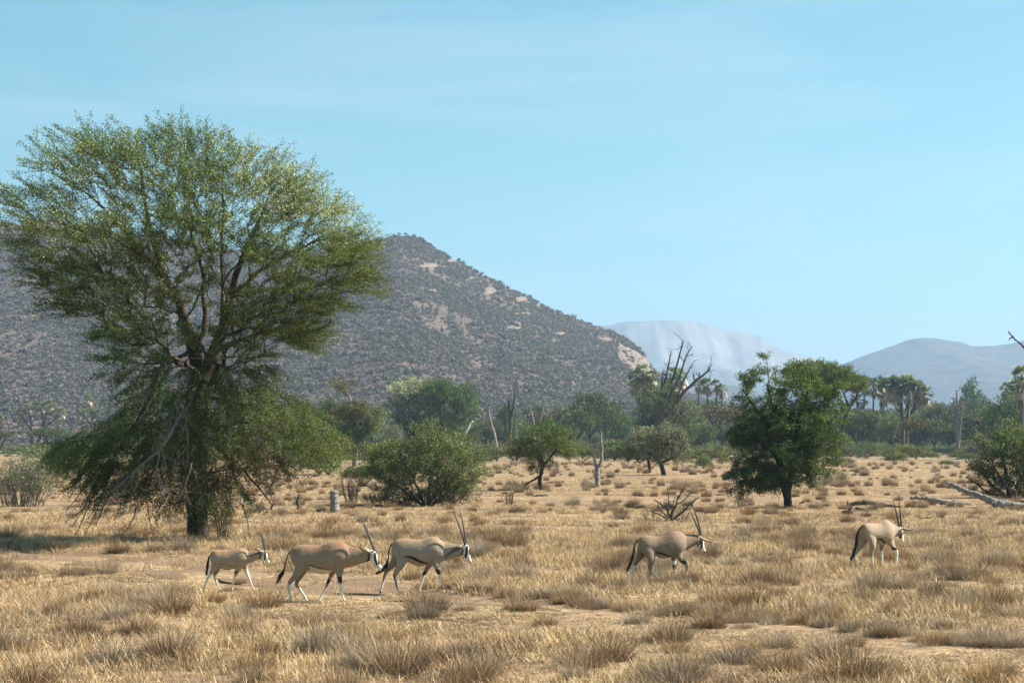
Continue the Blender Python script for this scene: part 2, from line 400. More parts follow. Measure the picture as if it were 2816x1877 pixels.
far_hill('rock_mountain', [(1000, 1120), (1300, 1000), (1500, 935), (1620, 905), (1680, 893), (1700, 887), (1750, 884), (1800, 885), (1870, 890), (1930, 900), (2000, 912), (2050, 922), (2080, 936), (2100, 951), (2130, 970), (2170, 985), (2230, 1004), (2330, 1050), (2500, 1120), (2700, 1190)], 8200, 2400, M_mount, 21, cliff=130, amp=0.03)
far_hill('far_hill', [(2100, 1215), (2200, 1130), (2260, 1065), (2300, 1022), (2322, 1010), (2350, 992), (2400, 970), (2450, 951), (2480, 941), (2510, 930), (2540, 927), (2580, 930), (2620, 936), (2645, 939), (2665, 951), (2700, 952), (2740, 950), (2790, 941), (2816, 936), (2900, 925), (3000, 915), (3150, 940), (3300, 1000), (3500, 1100), (3650, 1215)], 5400, 1800, M_far, 33, amp=0.05)
far_hill('low_rise', [(1500, 1190), (1700, 1100), (1850, 1062), (1950, 1055), (2040, 1062), (2120, 1085), (2250, 1120), (2400, 1130), (2600, 1128), (2816, 1130), (3000, 1140), (3200, 1215)], 3600, 1000, M_far, 41, amp=0.05)

# ---------------------------------------------------------------- plant growth
class Skel:
    def __init__(s): s.p = []; s.par = []; s.r = []; s.len = []; s.d = []
    def add(s, p, par, r):
        p = np.asarray(p, float); s.p.append(p); s.par.append(par); s.r.append(r)
        if par < 0: s.len.append(0.0); s.d.append(np.array([0, 0, 1.0]))
        else:
            v = p-s.p[par]; L = np.linalg.norm(v)+1e-9; s.len.append(s.len[par]+L); s.d.append(v/L)
        return len(s.p)-1

def grow(r, limbs, ells, ntar, step=0.35, centre=None, rtip=0.006, pw=0.44, alpha=0.25, up=0.5, wob=0.05, endpull=0.5, flatz=1.0):
    """limbs: [(pts[(x,y,z,r)])]; ells: [(cx,cy,cz,rx,ry,rz,weight,tag)]"""
    s = Skel()
    for L in limbs:
        L = [np.array(q, float) for q in L]
        if not s.p: cur = s.add(L[0][:3], -1, L[0][3])
        else:
            P = np.array(s.p); k = int(np.argmin(np.linalg.norm(P-L[0][:3], axis=1))); cur = k
        prev = L[0]
        for q in L[1:]:
            k = max(1, int(np.ceil(np.linalg.norm(q[:3]-prev[:3])/step)))
            for j in range(1, k+1):
                t = j/k; pos = prev[:3]*(1-t)+q[:3]*t+r.normal(size=3)*wob*0.5*(0 if j == k else 1)
                cur = s.add(pos, cur, prev[3]*(1-t)+q[3]*t)
            prev = q
    W = np.array([e[6]*(e[3]*e[4]*e[5])**(2/3) for e in ells]); W /= W.sum()
    T, TG = [], []
    for e, wgt in zip(ells, W):
        k = max(2, int(round(wgt*ntar)))
        d = norm(r.normal(size=(k, 3)))*(r.random((k, 1))**0.36)
        T.append(d*np.array([e[3], e[4], e[5]])+np.array(e[:3])); TG += [e[7]]*k
    T = np.concatenate(T); TG = np.array(TG)
    ok = T[:, 2] > 0.05
    T = T[ok]; TG = TG[ok]
    c = np.array(centre if centre is not None else s.p[len(s.p)//3])
    order = np.argsort(np.linalg.norm(T-c, axis=1))
    tips = []
    cap = len(s.p)+len(T)*14
    P = np.zeros((cap, 3)); LN = np.zeros(cap); P[:len(s.p)] = s.p; LN[:len(s.p)] = s.len; np_ = len(s.p)
    lowz = s.p[0][2]
    for k in order:
        t = T[k]
        dv = t-P[:np_]; dist = np.linalg.norm(dv, axis=1)
        cost = dist+alpha*LN[:np_]+up*np.maximum(-dv[:, 2], 0)
        cost[:max(1, min(3, np_-1))] += 3
        j = int(np.argmin(cost)); L = dist[j]
        n_ = min(12, max(2, int(np.ceil(L/step))))
        out_ = norm((t-c)*np.array([1, 1, flatz])); p0 = P[j]; m0 = (s.d[j]*0.6+norm(t-p0)*0.4)*L; m1 = (norm(t-p0)*(1-endpull)+out_*endpull)*L
        cur = j
        for q in range(1, n_+1):
            h = q/n_; h2 = h*h; h3 = h2*h
            pos = (2*h3-3*h2+1)*p0+(h3-2*h2+h)*m0+(-2*h3+3*h2)*t+(h3-h2)*m1
            if q < n_: pos = pos+r.normal(size=3)*wob
            cur = s.add(pos, cur, 0.0)
            if cur < cap: P[cur] = pos; LN[cur] = s.len[cur]; np_ = cur+1
        tips.append((cur, TG[k]))
    N = len(s.p); cnt = np.zeros(N)
    for k, _ in tips: cnt[k] += 1
    for k in range(N-1, 0, -1): cnt[s.par[k]] += cnt[k]
    rad = np.maximum(np.array(s.r), rtip*np.maximum(cnt, 1)**pw)
    kids = [[] for _ in range(N)]
    for k in range(1, N): kids[s.par[k]].append(k)
    chains = []; starts = [0]
    while starts:
        a = starts.pop(); ch = [a]
        if s.par[a] >= 0: ch = [s.par[a], a]
        cur = a
        while kids[cur]:
            ks = sorted(kids[cur], key=lambda q: (-s.r[q], -cnt[q]))
            for q in ks[1:]: starts.append(q)
            cur = ks[0]; ch.append(cur)
        pts = np.array([s.p[q] for q in ch]); rr = np.array([rad[q] for q in ch])
        if s.par[a] >= 0: rr[0] = min(rr[0], rr[1]*1.3)
        mr_ = rr.max()
        chains.append((pts, rr, 12 if mr_ > 0.15 else 7 if mr_ > 0.05 else 4 if mr_ > 0.015 else 3))
    tp = np.array([s.p[k] for k, _ in tips]); td = np.array([s.d[k] for k, _ in tips]); tt = np.array([q for _, q in tips])
    return chains, tp, td, tt

def sprays(r, tp, td, tt, c, per, length, spread, leaf, pal, grav=0.0, outw=0.6, twigs=3, twr=0.005, flat=0.4, density_jit=0.5, rnd=0.55, zf=1.0):
    """leaf sprays at the tips; pal: dict tag -> [(colour, weight)]; returns leaf V,F,col and twig chains"""
    Ps, Ds, Cs, tw = [], [], [], []
    for k in range(len(tp)):
        o = norm((tp[k]-c)*np.array([1, 1, zf]))
        main = norm(td[k]*0.7+o*outw+np.array([0, 0, -grav]))
        nt_ = twigs
        bri = r.uniform(0.6, 1.4)
        cp, cw = pal[tt[k]]
        for q in range(nt_):
            d = norm(main+r.normal(size=3)*rnd*np.array([1, 1, 0.6]))
            L = length*r.uniform(0.6, 1.3)
            p0 = tp[k]-td[k]*L*0.3*r.random()
            bend = np.array([0, 0, -grav*0.5*L])
            m_ = max(3, int(per/nt_*r.uniform(1-density_jit, 1+density_jit)))
            u_ = r.random(m_)**0.8
            pos = p0+d[None]*L*u_[:, None]+bend[None]*(u_**2)[:, None]+r.normal(size=(m_, 3))*spread*np.array([1, 1, 0.7])
            Ps.append(pos); Ds.append(norm(d[None]*0.8+r.normal(size=(m_, 3))*0.7))
            ci = r.choice(len(cp), m_, p=cw)
            Cs.append(np.array(cp)[ci]*bri*r.uniform(0.75, 1.25, (m_, 1)))
            tw.append((np.array([p0, p0+d*L*0.5+bend*0.25, p0+d*L+bend]), np.array([twr, twr*0.8, twr*0.4]), 3))
    P_ = np.concatenate(Ps); D_ = np.concatenate(Ds); C_ = np.concatenate(Cs)
    V, Fq = leaf_quads(P_, D_, leaf[0]*r.uniform(0.7, 1.3, len(P_)), leaf[1]*r.uniform(0.7, 1.3, len(P_)), r, flat)
    return V, Fq, np.repeat(np.clip(C_, 0, 1), 4, axis=0), tw

G1 = (0.080, 0.135, 0.030); G2 = (0.135, 0.19, 0.048); G3 = (0.042, 0.078, 0.020); OL = (0.16, 0.16, 0.05); PALE = (0.60, 0.60, 0.42); BRN = (0.11, 0.075, 0.04); GRY = (0.20, 0.20, 0.13)
def mk_pal(**k):
    return {t: (np.array([c for c, _ in v]), np.array([w for _, w in v])/sum(w for _, w in v)) for t, v in k.items()}
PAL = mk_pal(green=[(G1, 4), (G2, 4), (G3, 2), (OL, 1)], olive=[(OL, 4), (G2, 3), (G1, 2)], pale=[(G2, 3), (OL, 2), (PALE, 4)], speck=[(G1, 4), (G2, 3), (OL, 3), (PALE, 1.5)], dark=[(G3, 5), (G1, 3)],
             bush=[((0.165, 0.195, 0.065), 4), ((0.11, 0.14, 0.045), 3), ((0.28, 0.30, 0.15), 2), (G3, 1)], brown=[(BRN, 4), (OL, 2), ((0.08, 0.06, 0.045), 2)], grey=[(GRY, 4), ((0.14, 0.15, 0.08), 3), ((0.30, 0.29, 0.22), 1)],
             blue=[((0.08, 0.125, 0.06), 3), ((0.14, 0.19, 0.10), 2)], umb=[((0.085, 0.10, 0.032), 4), ((0.14, 0.15, 0.05), 3), (G3, 1)], olivebr=[((0.14, 0.125, 0.045), 4), ((0.10, 0.10, 0.035), 3), (BRN, 1)])

def build_plant(name, label, cat, base, limbs, ells, ntar, seed, spray, group=None, bark=None, centre=None, growk={}, root=None, rz=0.0):
    """limbs and ells in metres about the base. Makes thing > trunk, crown"""
    r = np.random.default_rng(seed)
    ch, tp, td, tt = grow(r, limbs, ells, ntar, centre=centre, **growk)
    c = np.array(centre if centre is not None else (0, 0, limbs[0][-1][2]))
    V, Fq, C, tw = sprays(r, tp, td, tt, c, pal=PAL, **spray)
    e = empty(name, base, rz); tag(e, label, cat, group)
    tv, tf = tubes(ch+tw)
    link('trunk', mesh('trunk', tv, [tf], bark or M_bark, smooth=True), e)
    link('crown', mesh('crown', V, [Fq], M_leaf, cols=C), e)
    return e

def copy_tree(o, name=None):
    c = o.copy(); col.objects.link(c)
    for ch in o.children:
        d = ch.copy(); col.objects.link(d); d.parent = c
    return c

def gbase(px, py, Y=None):
    p = at(px, py, Y); p.z = float(gh(p.x, p.y))-0.02; return p

# ---------------------------------------------------------------- oryxes
def coat_mat():
    m, n, l, out = new_mat('oryx_coat')
    a = n.new('ShaderNodeAttribute'); a.attribute_name = 'col'
    tc = n.new('ShaderNodeTexCoord')
    t = noise(n, l, 30, 5, 0.7, tc.outputs['Object']); r_ = ramp(n, [(0.3, (0.78, 0.76, 0.75)), (0.7, (1.12, 1.12, 1.12))], t.outputs[0], l)
    b = n.new('ShaderNodeBsdfPrincipled'); b.inputs['Roughness'].default_value = 0.7; b.inputs['Specular IOR Level'].default_value = 0.25
    b.inputs['Sheen Weight'].default_value = 0.15
    l.new(mixc(n, l, 1.0, a.outputs['Color'], r_.outputs[0], 'MULTIPLY'), b.inputs['Base Color'])
    bp = n.new('ShaderNodeBump'); bp.inputs['Strength'].default_value = 0.6; bp.inputs['Distance'].default_value = 0.03
    t2 = noise(n, l, 5, 5, 0.6, tc.outputs['Object']); l.new(t2.outputs[0], bp.inputs['Height']); l.new(bp.outputs[0], b.inputs['Normal'])
    l.new(b.outputs[0], out.inputs[0]); return m
M_coat = coat_mat()
def plain(name, c, rough=0.6, spec=0.4):
    m, n, l, out = new_mat(name)
    b = n.new('ShaderNodeBsdfPrincipled'); b.inputs['Roughness'].default_value = rough; b.inputs['Specular IOR Level'].default_value = spec
    tc = n.new('ShaderNodeTexCoord'); t = noise(n, l, 25, 4, 0.6, tc.outputs['Object'])
    r_ = ramp(n, [(0.3, [q*0.75 for q in c]), (0.7, [min(1, q*1.2) for q in c])], t.outputs[0], l)
    l.new(r_.outputs[0], b.inputs['Base Color']); l.new(b.outputs[0], out.inputs[0]); return m
M_horn = plain('horn', (0.045, 0.036, 0.03), 0.45, 0.5)
M_tail = plain('black_tail_hair', (0.02, 0.015, 0.012), 0.7, 0.3)
M_eye = plain('dark_eye', (0.01, 0.008, 0.006), 0.15, 0.6)

TAN = np.array([0.40, 0.275, 0.17]); RUF = np.array([0.40, 0.225, 0.105]); GRYT = np.array([0.40, 0.32, 0.235]); WHT = np.array([0.72, 0.66, 0.56]); BLK = np.array([0.018, 0.014, 0.012]); CRM = np.array([0.50, 0.40, 0.27])

def ell_tube(st, k=24, nsub=6):
    """closed loft; st rows: cx, cz, (axis dir ax, az), half height, half width, centre y"""
    st = np.array(st, float); n = len(st)
    s = np.linspace(0, n-1, (n-1)*nsub+1); i = np.arange(n)
    # smooth catmull-rom through stations
    def cr(c):
        v = st[:, c]; out_ = []
        for q in s:
            a = min(int(q), n-2); t = q-a
            p0 = v[max(a-1, 0)]; p1 = v[a]; p2 = v[a+1]; p3 = v[min(a+2, n-1)]
            out_.append(0.5*((2*p1)+(-p0+p2)*t+(2*p0-5*p1+4*p2-p3)*t*t+(-p0+3*p1-3*p2+p3)*t**3))
        return np.array(out_)
    cx, cz, ax, az, hh, hw, cy = [cr(c) for c in range(7)]
    L = np.hypot(ax, az)+1e-9; ax /= L; az /= L
    a = np.arange(k)*2*math.pi/k
    ca, sa = np.cos(a), np.sin(a)
    # perpendicular to the axis within the X-Z plane
    ux, uz = -az, ax
    egg = 1-0.16*ca      # narrower above
    X = cx[:, None]+ux[:, None]*hh[:, None]*ca
    Zz = cz[:, None]+uz[:, None]*hh[:, None]*ca
    Yy = cy[:, None]+hw[:, None]*sa*egg
    V = np.stack([X, Yy, Zz], -1)
    m_ = len(s)
    V = V.reshape(-1, 3)
    caps = np.array([[cx[0], cy[0], cz[0]], [cx[-1], cy[-1], cz[-1]]])
    V = np.concatenate([V, caps])
    i0 = np.arange(m_-1)[:, None]*k; j = np.arange(k)[None, :]; j2 = (j+1) % k
    Q = np.stack([i0+j, i0+j2, i0+j2+k, i0+j+k], -1).reshape(-1, 4)
    jj = np.arange(k); c0 = m_*k; c1 = m_*k+1
    T0 = np.stack([np.full(k, c0), (jj+1) % k, jj], 1); T1 = np.stack([np.full(k, c1), (m_-1)*k+jj, (m_-1)*k+(jj+1) % k], 1)
    return V, Q, np.concatenate([T0, T1])

def oryx(S):
    scl, ox, oy = S['crop']; bx, by = S['base']; Yd = CAMZ*F/(by-1215)*S.get('near', 1.0)
    k = Yd/F/scl                      # metres per crop pixel
    psi = R(S['yaw']); cp, sp_ = math.cos(psi), math.sin(psi)
    u0 = (bx-ox)*scl; v0 = (by-oy)*scl
    def loc(u, v, l=0.0):             # crop pixel + lateral offset (camera side positive) -> body frame
        return np.array([((u-u0)*k-l*sp_)/cp, -l, (v0-v)*k])
    pieces, bones = [], []
    # torso
    st = S['torso']; rows = []
    for u, t, b in st:
        p1 = loc(u, t); p2 = loc(u, b); hh = (p1[2]-p2[2])/2
        rows.append([p1[0], (p1[2]+p2[2])/2, 1, 0, hh, hh*S.get('fat', 0.76), 0])
    rows[0][4] *= 0.8; rows[0][5] *= 0.6
    pieces.append(ell_tube(rows)); 
    for a, b in zip(rows[:-1], rows[1:]): bones.append(('torso', 0, np.array([a[0], 0, a[1]]), np.array([b[0], 0, b[1]]), min(a[4], a[5])*0.95, min(b[4], b[5])*0.95))
    # neck and head
    def run(name, pts, wr):
        rows = []
        P = [loc(u, v) for u, v, r_ in pts]
        for q, (p, (u, v, r_)) in enumerate(zip(P, pts)):
            a = P[min(q+1, len(P)-1)]-P[max(q-1, 0)]
            rows.append([p[0], p[2], a[0], a[2], r_*k, r_*k*wr, 0])
        pieces.append(ell_tube(rows))
        for q in range(len(P)-1): bones.append((name, q, P[q], P[q+1], pts[q][2]*k, pts[q+1][2]*k))
        return P
    run('neck', S['neck'], 0.58); HP = run('head', S['head'], 0.60)
    for li, (nm, pts, l0, l1) in enumerate(S['legs']):
        rows = []; n = len(pts)
        P = [loc(u, v, (l0*0.55, l0*0.8, l0, l1, l1, l1, l1)[q]) for q, (u, v, r_) in enumerate(pts)]
        dz = P[-1][2]-0.012
        for q in range(n): P[q][2] -= dz*(q/(n-1))**3
        for q in range(n):
            a = P[min(q+1, n-1)]-P[max(q-1, 0)]; r_ = pts[q][2]*k
            f = 0.42 if q == 0 else 0.60 if q == 1 else 0.92
            if q == 0: r_ *= 0.85
            rows.append([P[q][0], P[q][2], a[0], a[2], max(r_, 0.019), max(r_*f, 0.019), P[q][1]])
        a0 = P[0]-P[1]; a0 = a0/np.linalg.norm(a0); r0 = rows[0][4]
        rows[0][4] *= 0.92; rows[0][5] *= 0.95
        rows.insert(0, [P[0][0]+a0[0]*r0*0.75, P[0][2]+a0[2]*r0*0.75, a0[0]*-1, a0[2]*-1, r0*0.55, rows[0][5]*0.5, P[0][1]*0.8])
        # hoof: a short wedge forward
        h = P[-1]; d = 0.035
        rows.append([h[0]+d*0.6, max(h[2]-0.01, 0.004), 1, -0.2, 0.026, 0.028, h[1]])
        pieces.append(ell_tube(rows, 12, 5))
        for q in range(n-1): bones.append((nm, q, P[q], P[q+1], pts[q][2]*k, pts[q+1][2]*k))
    VV, QQ, TT, b0 = [], [], [], 0
    for V, Q, T in pieces: VV.append(V); QQ.append(Q+b0); TT.append(T+b0); b0 += len(V)
    me = mesh('raw', np.concatenate(VV), [np.concatenate(QQ), np.concatenate(TT)], None)
    tmp = bpy.data.objects.new('raw', me); col.objects.link(tmp)
    md = tmp.modifiers.new('r', 'REMESH'); md.mode = 'VOXEL'; md.voxel_size = S.get('vox', 0.0135)
    ms = tmp.modifiers.new('s', 'SMOOTH'); ms.iterations = 5; ms.factor = 0.5
    dg = bpy.context.evaluated_depsgraph_get(); dg.update()
    body = bpy.data.meshes.new_from_object(tmp.evaluated_get(dg)); bpy.data.objects.remove(tmp)
    nv = len(body.vertices); co = np.zeros(nv*3, np.float32); body.vertices.foreach_get('co', co); co = co.reshape(-1, 3).astype(float)
    # nearest bone of every vertex
    best = np.full(nv, 1e9); reg = np.zeros(nv, int); names = []; tpar = np.zeros(nv); seg = np.zeros(nv, int)
    for (nm, q, a, b, ra_, rb_) in bones:
        if nm not in names: names.append(nm)
        ab = b-a; t = np.clip(((co-a)@ab)/(ab@ab+1e-12), 0, 1)
        d = np.linalg.norm(co-(a+t[:, None]*ab), axis=1)-(ra_+(rb_-ra_)*t)*0.9
        w_ = d < best; best[w_] = d[w_]; reg[w_] = names.index(nm); tpar[w_] = t[w_]; seg[w_] = q
    u = (co[:, 0]*cp+np.abs(co[:, 1])*sp_)/k+u0; v = v0-co[:, 2]/k
    uc = (co[:, 0]*cp)/k+u0
    C = np.zeros((nv, 3)); isr = lambda s_: np.isin(reg, [names.index(x) for x in names if x.startswith(s_)])
    rr_ = np.random.default_rng(S['seed'])
    wob = fbm(co[:, 0]*2.2, co[:, 2]*2.2, S['seed'], 4)*0.25
    top = np.interp(u, [q[0] for q in st], [q[1] for q in st]); bot = np.interp(u, [q[0] for q in st], [q[2] for q in st])
    f = np.clip((v-top)/(bot-top), 0, 1)
    body_c = S['tan']; back_c = S['back']
    wgt = np.clip(1.15-f*3.2+wob, 0, 1)[:, None]
    C[:] = body_c*(1-wgt)+back_c*wgt
    C *= (1+0.10*wob)[:, None]
    def dist_to(pts, uu=u, vv=v):
        dd = np.full(nv, 1e9); P = np.array([(p[0], p[1]) for p in pts], float); W = np.array([p[2] for p in pts], float); Wn = np.full(nv, 1.0)
        for q in range(len(P)-1):
            ab = P[q+1]-P[q]; t = np.clip(((uu-P[q, 0])*ab[0]+(vv-P[q, 1])*ab[1])/(ab@ab), 0, 1)
            d = np.hypot(uu-P[q, 0]-t*ab[0], vv-P[q, 1]-t*ab[1])/(W[q]+(W[q+1]-W[q])*t)
            dd = np.minimum(dd, d)
        return dd
    def paint(mask, c): 
        mask = np.clip(mask, 0, 1)[:, None]; C[:] = C*(1-mask)+np.array(c)*mask
    tor = isr('torso'); nk = isr('neck'); hd = isr('head'); lg = isr('leg'); fr = isr('leg_front'); hn = isr('leg_hind')
    # belly below the flank stripe
    sp = S['stripe']; su = [p[0] for p in sp]; sv = [p[1] for p in sp]
    bel = tor & (u > su[0]-20) & (u < su[-1]+10)
    paint(bel*np.clip((v-np.interp(u, su, sv))/(12*S['u']), 0, 1), S['belly'])
    paint((tor | (hn & (seg == 0)))*(1.3-dist_to(sp))*4*(u < su[-1]+25), BLK*1.2)
    # dorsal line and mane
    ridge = np.exp(-(co[:, 1]/0.022)**2)
    paint((tor & (f < 0.12))*ridge*0.55, BLK*3)
    paint(nk*ridge*(u > S['neck'][2][0])*(v < np.interp(u, [q[0] for q in S['neck']], [q[1] for q in S['neck']]))*0.6, BRN)
    # chest and throat line, face mask, and a shadow painted on the neck
    for s_ in S.get('strokes', []):
        m_ = {'neck': nk | tor, 'head': hd | nk, 'headonly': hd, 'torso': tor, 'hind': hn}[s_[0]]
        paint(m_*(1.35-dist_to(s_[2]))*3.5, s_[1])
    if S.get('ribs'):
        for (a, b) in S['ribs']: paint((tor | fr)*(1.2-dist_to([a, b]))*1.0*0.38, C.mean(0)*0.45)  # shading between the ribs, painted as dark strokes into the coat
    for (pts) in S.get('fold_shade', []): paint((1.3-dist_to(pts))*0.28*(~hd), C.mean(0)*0.5)  # shade lines of muscle and thigh, painted into the coat colour
    # legs
    for nm in [x for x in names if x.startswith('leg')]:
        mk = reg == names.index(nm); wv, bv = S['bands'][nm]
        ph = np.where(seg == 0, 0, 1)
        paint(mk*(ph > 0)*np.clip((v-wv)/(10*S['u']), 0, 1), WHT)
        if bv: paint(mk*(ph > 0)*np.clip((v-bv[0])/(7*S['u']), 0, 1)*np.clip((bv[1]-v)/(7*S['u']), 0, 1), BLK)
    for nm, pts in S.get('legstrokes', []):
        paint((reg == names.index(nm))*(1.35-dist_to(pts))*3, BLK*1.5)
    for nm in [x for x in names if x.startswith('leg')]:
        paint((reg == names.index(nm))*np.clip((0.035-co[:, 2])/0.012, 0, 1), BLK*2)
    lum = C.mean(1, keepdims=True); C = C*np.where(lum > 0.4, 1.06, np.where(lum < 0.1, 1.0, 1.0))*np.where((lum < .45) & (lum > .1), np.array([0.80, 0.76, 0.73]), 1.0)
    c4 = np.ones((nv, 4), np.float32); c4[:, :3] = np.clip(C, 0.005, 1)
    a = body.attributes.new('col', 'FLOAT_COLOR', 'POINT'); a.data.foreach_set('color', c4.ravel())
    body.materials.clear(); body.materials.append(M_coat)
    body.polygons.foreach_set('use_smooth', np.ones(len(body.polygons), bool))
    base = at(bx, by, Yd); base.z = float(gh(base.x, base.y))+0.005
    e = empty('oryx', base, psi); tag(e, S['label'], 'oryx', 'oryxes walking in line across the dry plain')
    link('body', body, e)
    for (ub, vb, ut, vt, lb, lt, bow) in S['horns']:
        A = loc(ub, vb, lb); B = loc(ut, vt, lt); t = np.linspace(0, 1, 40)[:, None]
        pr = np.array([-(B-A)[2], 0, (B-A)[0]]); pts = A+(B-A)*t+pr*bow*4*t*(1-t)
        t = t[:, 0]; rad = (S['hornr']*(1-t)**0.75+0.002)*(1+0.10*np.sin(t*70)*(t < 0.6))
        tv, tf = tubes([(pts, rad, 10)]); link('horn', mesh('horn', tv, [tf], M_horn, smooth=True), e)
    for (ub, vb, ut, vt, lb, lt) in S['ears']:
        A = loc(ub, vb, lb); B = loc(ut, vt, lt); d = norm(B-A); sdv = norm(np.cross(d, [0, 0.5, 1.0])); nn = np.cross(d, sdv); L = np.linalg.norm(B-A)
        V = []; n1_ = 9
        for q in np.linspace(0, 1, n1_):
            wd = L*0.20*(math.sin(math.pi*min(1, 0.12+q*0.88))**0.6)*(1 if q < 0.5 else 1-(q-0.5)*0.9)
            for s_ in np.linspace(-1, 1, 7): V.append(A+d*L*q+sdv*wd*s_+nn*(wd*0.55*s_*s_-0.004))
            for s_ in np.linspace(1, -1, 7): V.append(A+d*L*q+sdv*wd*s_*0.97+nn*(wd*0.55*s_*s_+0.004))
        V = np.array(V); kk = 14; i0 = np.arange(n1_-1)[:, None]*kk; j = np.arange(kk)[None, :]
        Fq = np.stack([i0+j, i0+(j+1) % kk, i0+(j+1) % kk+kk, i0+j+kk], -1).reshape(-1, 4)
        cc = np.tile(np.array([0.34, 0.26, 0.18]), (len(V), 1)); tt_ = np.repeat(np.linspace(0, 1, n1_), kk); cc[tt_ > 0.86] = BLK
        cc[np.tile(np.arange(kk), n1_) < 7] *= 1.3
        link('ear', mesh('ear', V, [Fq], M_coat, cols=cc, smooth=True), e)
    # tail: stalk and tuft of hair
    tl = S['tail']; P = np.array([loc(p[0], p[1], p[3] if len(p) > 3 else 0.0) for p in tl]); rad = np.array([p[2]*k for p in tl])
    s_ = np.linspace(0, len(tl)-1, 40); pts = np.stack([np.interp(s_, np.arange(len(tl)), P[:, q]) for q in range(3)], 1)
    for _ in range(6): pts[1:-1] = (pts[:-2]+2*pts[1:-1]+pts[2:])/4
    rd = np.interp(s_, np.arange(len(tl)), rad)
    ch = [(pts, np.maximum(rd*0.55, 0.004), 8)]
    for q in range(150):
        i_ = int(rr_.uniform(S['tuft'], 0.97)*39); ln = rr_.uniform(4, 10); idx = np.clip(np.linspace(i_, i_+ln, 4), 0, 39).astype(int)
        offs = rr_.normal(size=3)*rd[i_]*0.5
        pp = pts[idx]+offs*np.linspace(0.3, 1.25, 4)[:, None]+np.array([0, 0, -0.012])*np.arange(4)[:, None]
        ch.append((pp, np.array([0.005, 0.005, 0.004, 0.001])*1.1, 3))
    tv, tf = tubes(ch); link('tail', mesh('tail', tv, [tf], M_tail, smooth=True), e)
    for l_ in (1, -1):
        ue, ve, lw = S['eye']; c_ = loc(ue, ve, lw*l_)
        u_ = np.linspace(0, 2*math.pi, 10)[:-1]; V = []
        for th in np.linspace(0.05, math.pi-0.05, 6):
            for a_ in u_: V.append(c_+0.016*np.array([math.sin(th)*math.cos(a_), math.sin(th)*math.sin(a_), math.cos(th)]))
        i0 = np.arange(5)[:, None]*9; j = np.arange(9)[None, :]
        link('eye', mesh('eye', V, [np.stack([i0+j, i0+(j+1) % 9, i0+(j+1) % 9+9, i0+j+9], -1).reshape(-1, 4)], M_eye, smooth=True), e)
    return e

# 1 the calf
oryx(dict(crop=(5.2275, 560, 1380), base=(630, 1624), yaw=0, seed=1, u=1.0, tan=np.array([0.46, 0.355, 0.25]), back=np.array([0.46, 0.275, 0.135]), belly=np.array([0.50, 0.41, 0.29]), vox=0.012,
    label='smallest oryx, the short horned calf walking last at the left end of the line',
    torso=[(88, 725, 800), (108, 695, 850), (150, 672, 900), (200, 664, 930), (260, 665, 935), (320, 666, 958), (380, 660, 952), (440, 645, 935), (500, 632, 920), (550, 632, 918), (600, 648, 900), (630, 668, 870)],
    neck=[(560, 780, 110), (620, 770, 98), (690, 755, 84), (750, 742, 72), (810, 730, 60), (850, 722, 50)],
    head=[(825, 700, 30), (850, 712, 46), (872, 745, 47), (897, 790, 36), (918, 825, 26), (932, 848, 23), (942, 862, 13)],
    legs=[('leg_hind_near', [(190, 790, 92), (175, 880, 66), (140, 960, 38), (72, 1060, 22), (40, 1130, 15), (15, 1200, 14), (0, 1262, 16)], 0.09, 0.08),
          ('leg_hind_far', [(200, 810, 85), (195, 900, 50), (172, 990, 32), (145, 1052, 21), (175, 1140, 14), (212, 1225, 13), (245, 1278, 16)], -0.09, -0.08),
          ('leg_front_near', [(530, 800, 90), (515, 900, 52), (478, 985, 31), (460, 1052, 22), (434, 1140, 14), (416, 1215, 13), (412, 1262, 15)], 0.08, 0.07),
          ('leg_front_far', [(560, 830, 70), (590, 930, 40), (615, 1000, 27), (642, 1062, 21), (672, 1140, 14), (706, 1220, 13), (736, 1272, 16)], -0.08, -0.07)],
    bands=dict(leg_hind_near=(1000, None), leg_hind_far=(1040, None), leg_front_near=(1030, (968, 1000)), leg_front_far=(900, None)),
    stripe=[(235, 858, 3), (330, 868, 3), (400, 900, 3), (470, 925, 3)],
    fold_shade=[[(490, 700, 6), (500, 800, 8), (470, 900, 8)], [(255, 700, 6), (260, 800, 8), (225, 920, 9)]],
    strokes=[('neck', BLK*1.5, [(545, 930, 7), (640, 880, 8), (740, 828, 8), (815, 800, 12)]), ('neck', np.array([0.16, 0.13, 0.10]), [(620, 752, 6), (700, 742, 10), (800, 700, 16)]),
             ('headonly', WHT, [(845, 650, 40), (880, 740, 60), (930, 850, 40)]), ('head', BLK, [(822, 700, 7), (818, 760, 9), (800, 800, 10)]), ('headonly', BLK, [(885, 690, 13), (888, 760, 11), (882, 800, 12)]), ('headonly', BLK, [(925, 760, 6), (930, 800, 7)])],
    horns=[(888, 668, 800, 400, 0.028, 0.05, -0.02), (888, 668, 822, 408, -0.028, -0.05, -0.02)], hornr=0.017,
    ears=[(825, 668, 738, 630, 0.06, 0.13), (825, 668, 745, 640, -0.06, -0.14)],
    tail=[(92, 735, 14), (66, 790, 18), (58, 880, 22), (48, 950, 18), (38, 1000, 8)], tuft=0.1, eye=(878, 722, 0.043)))

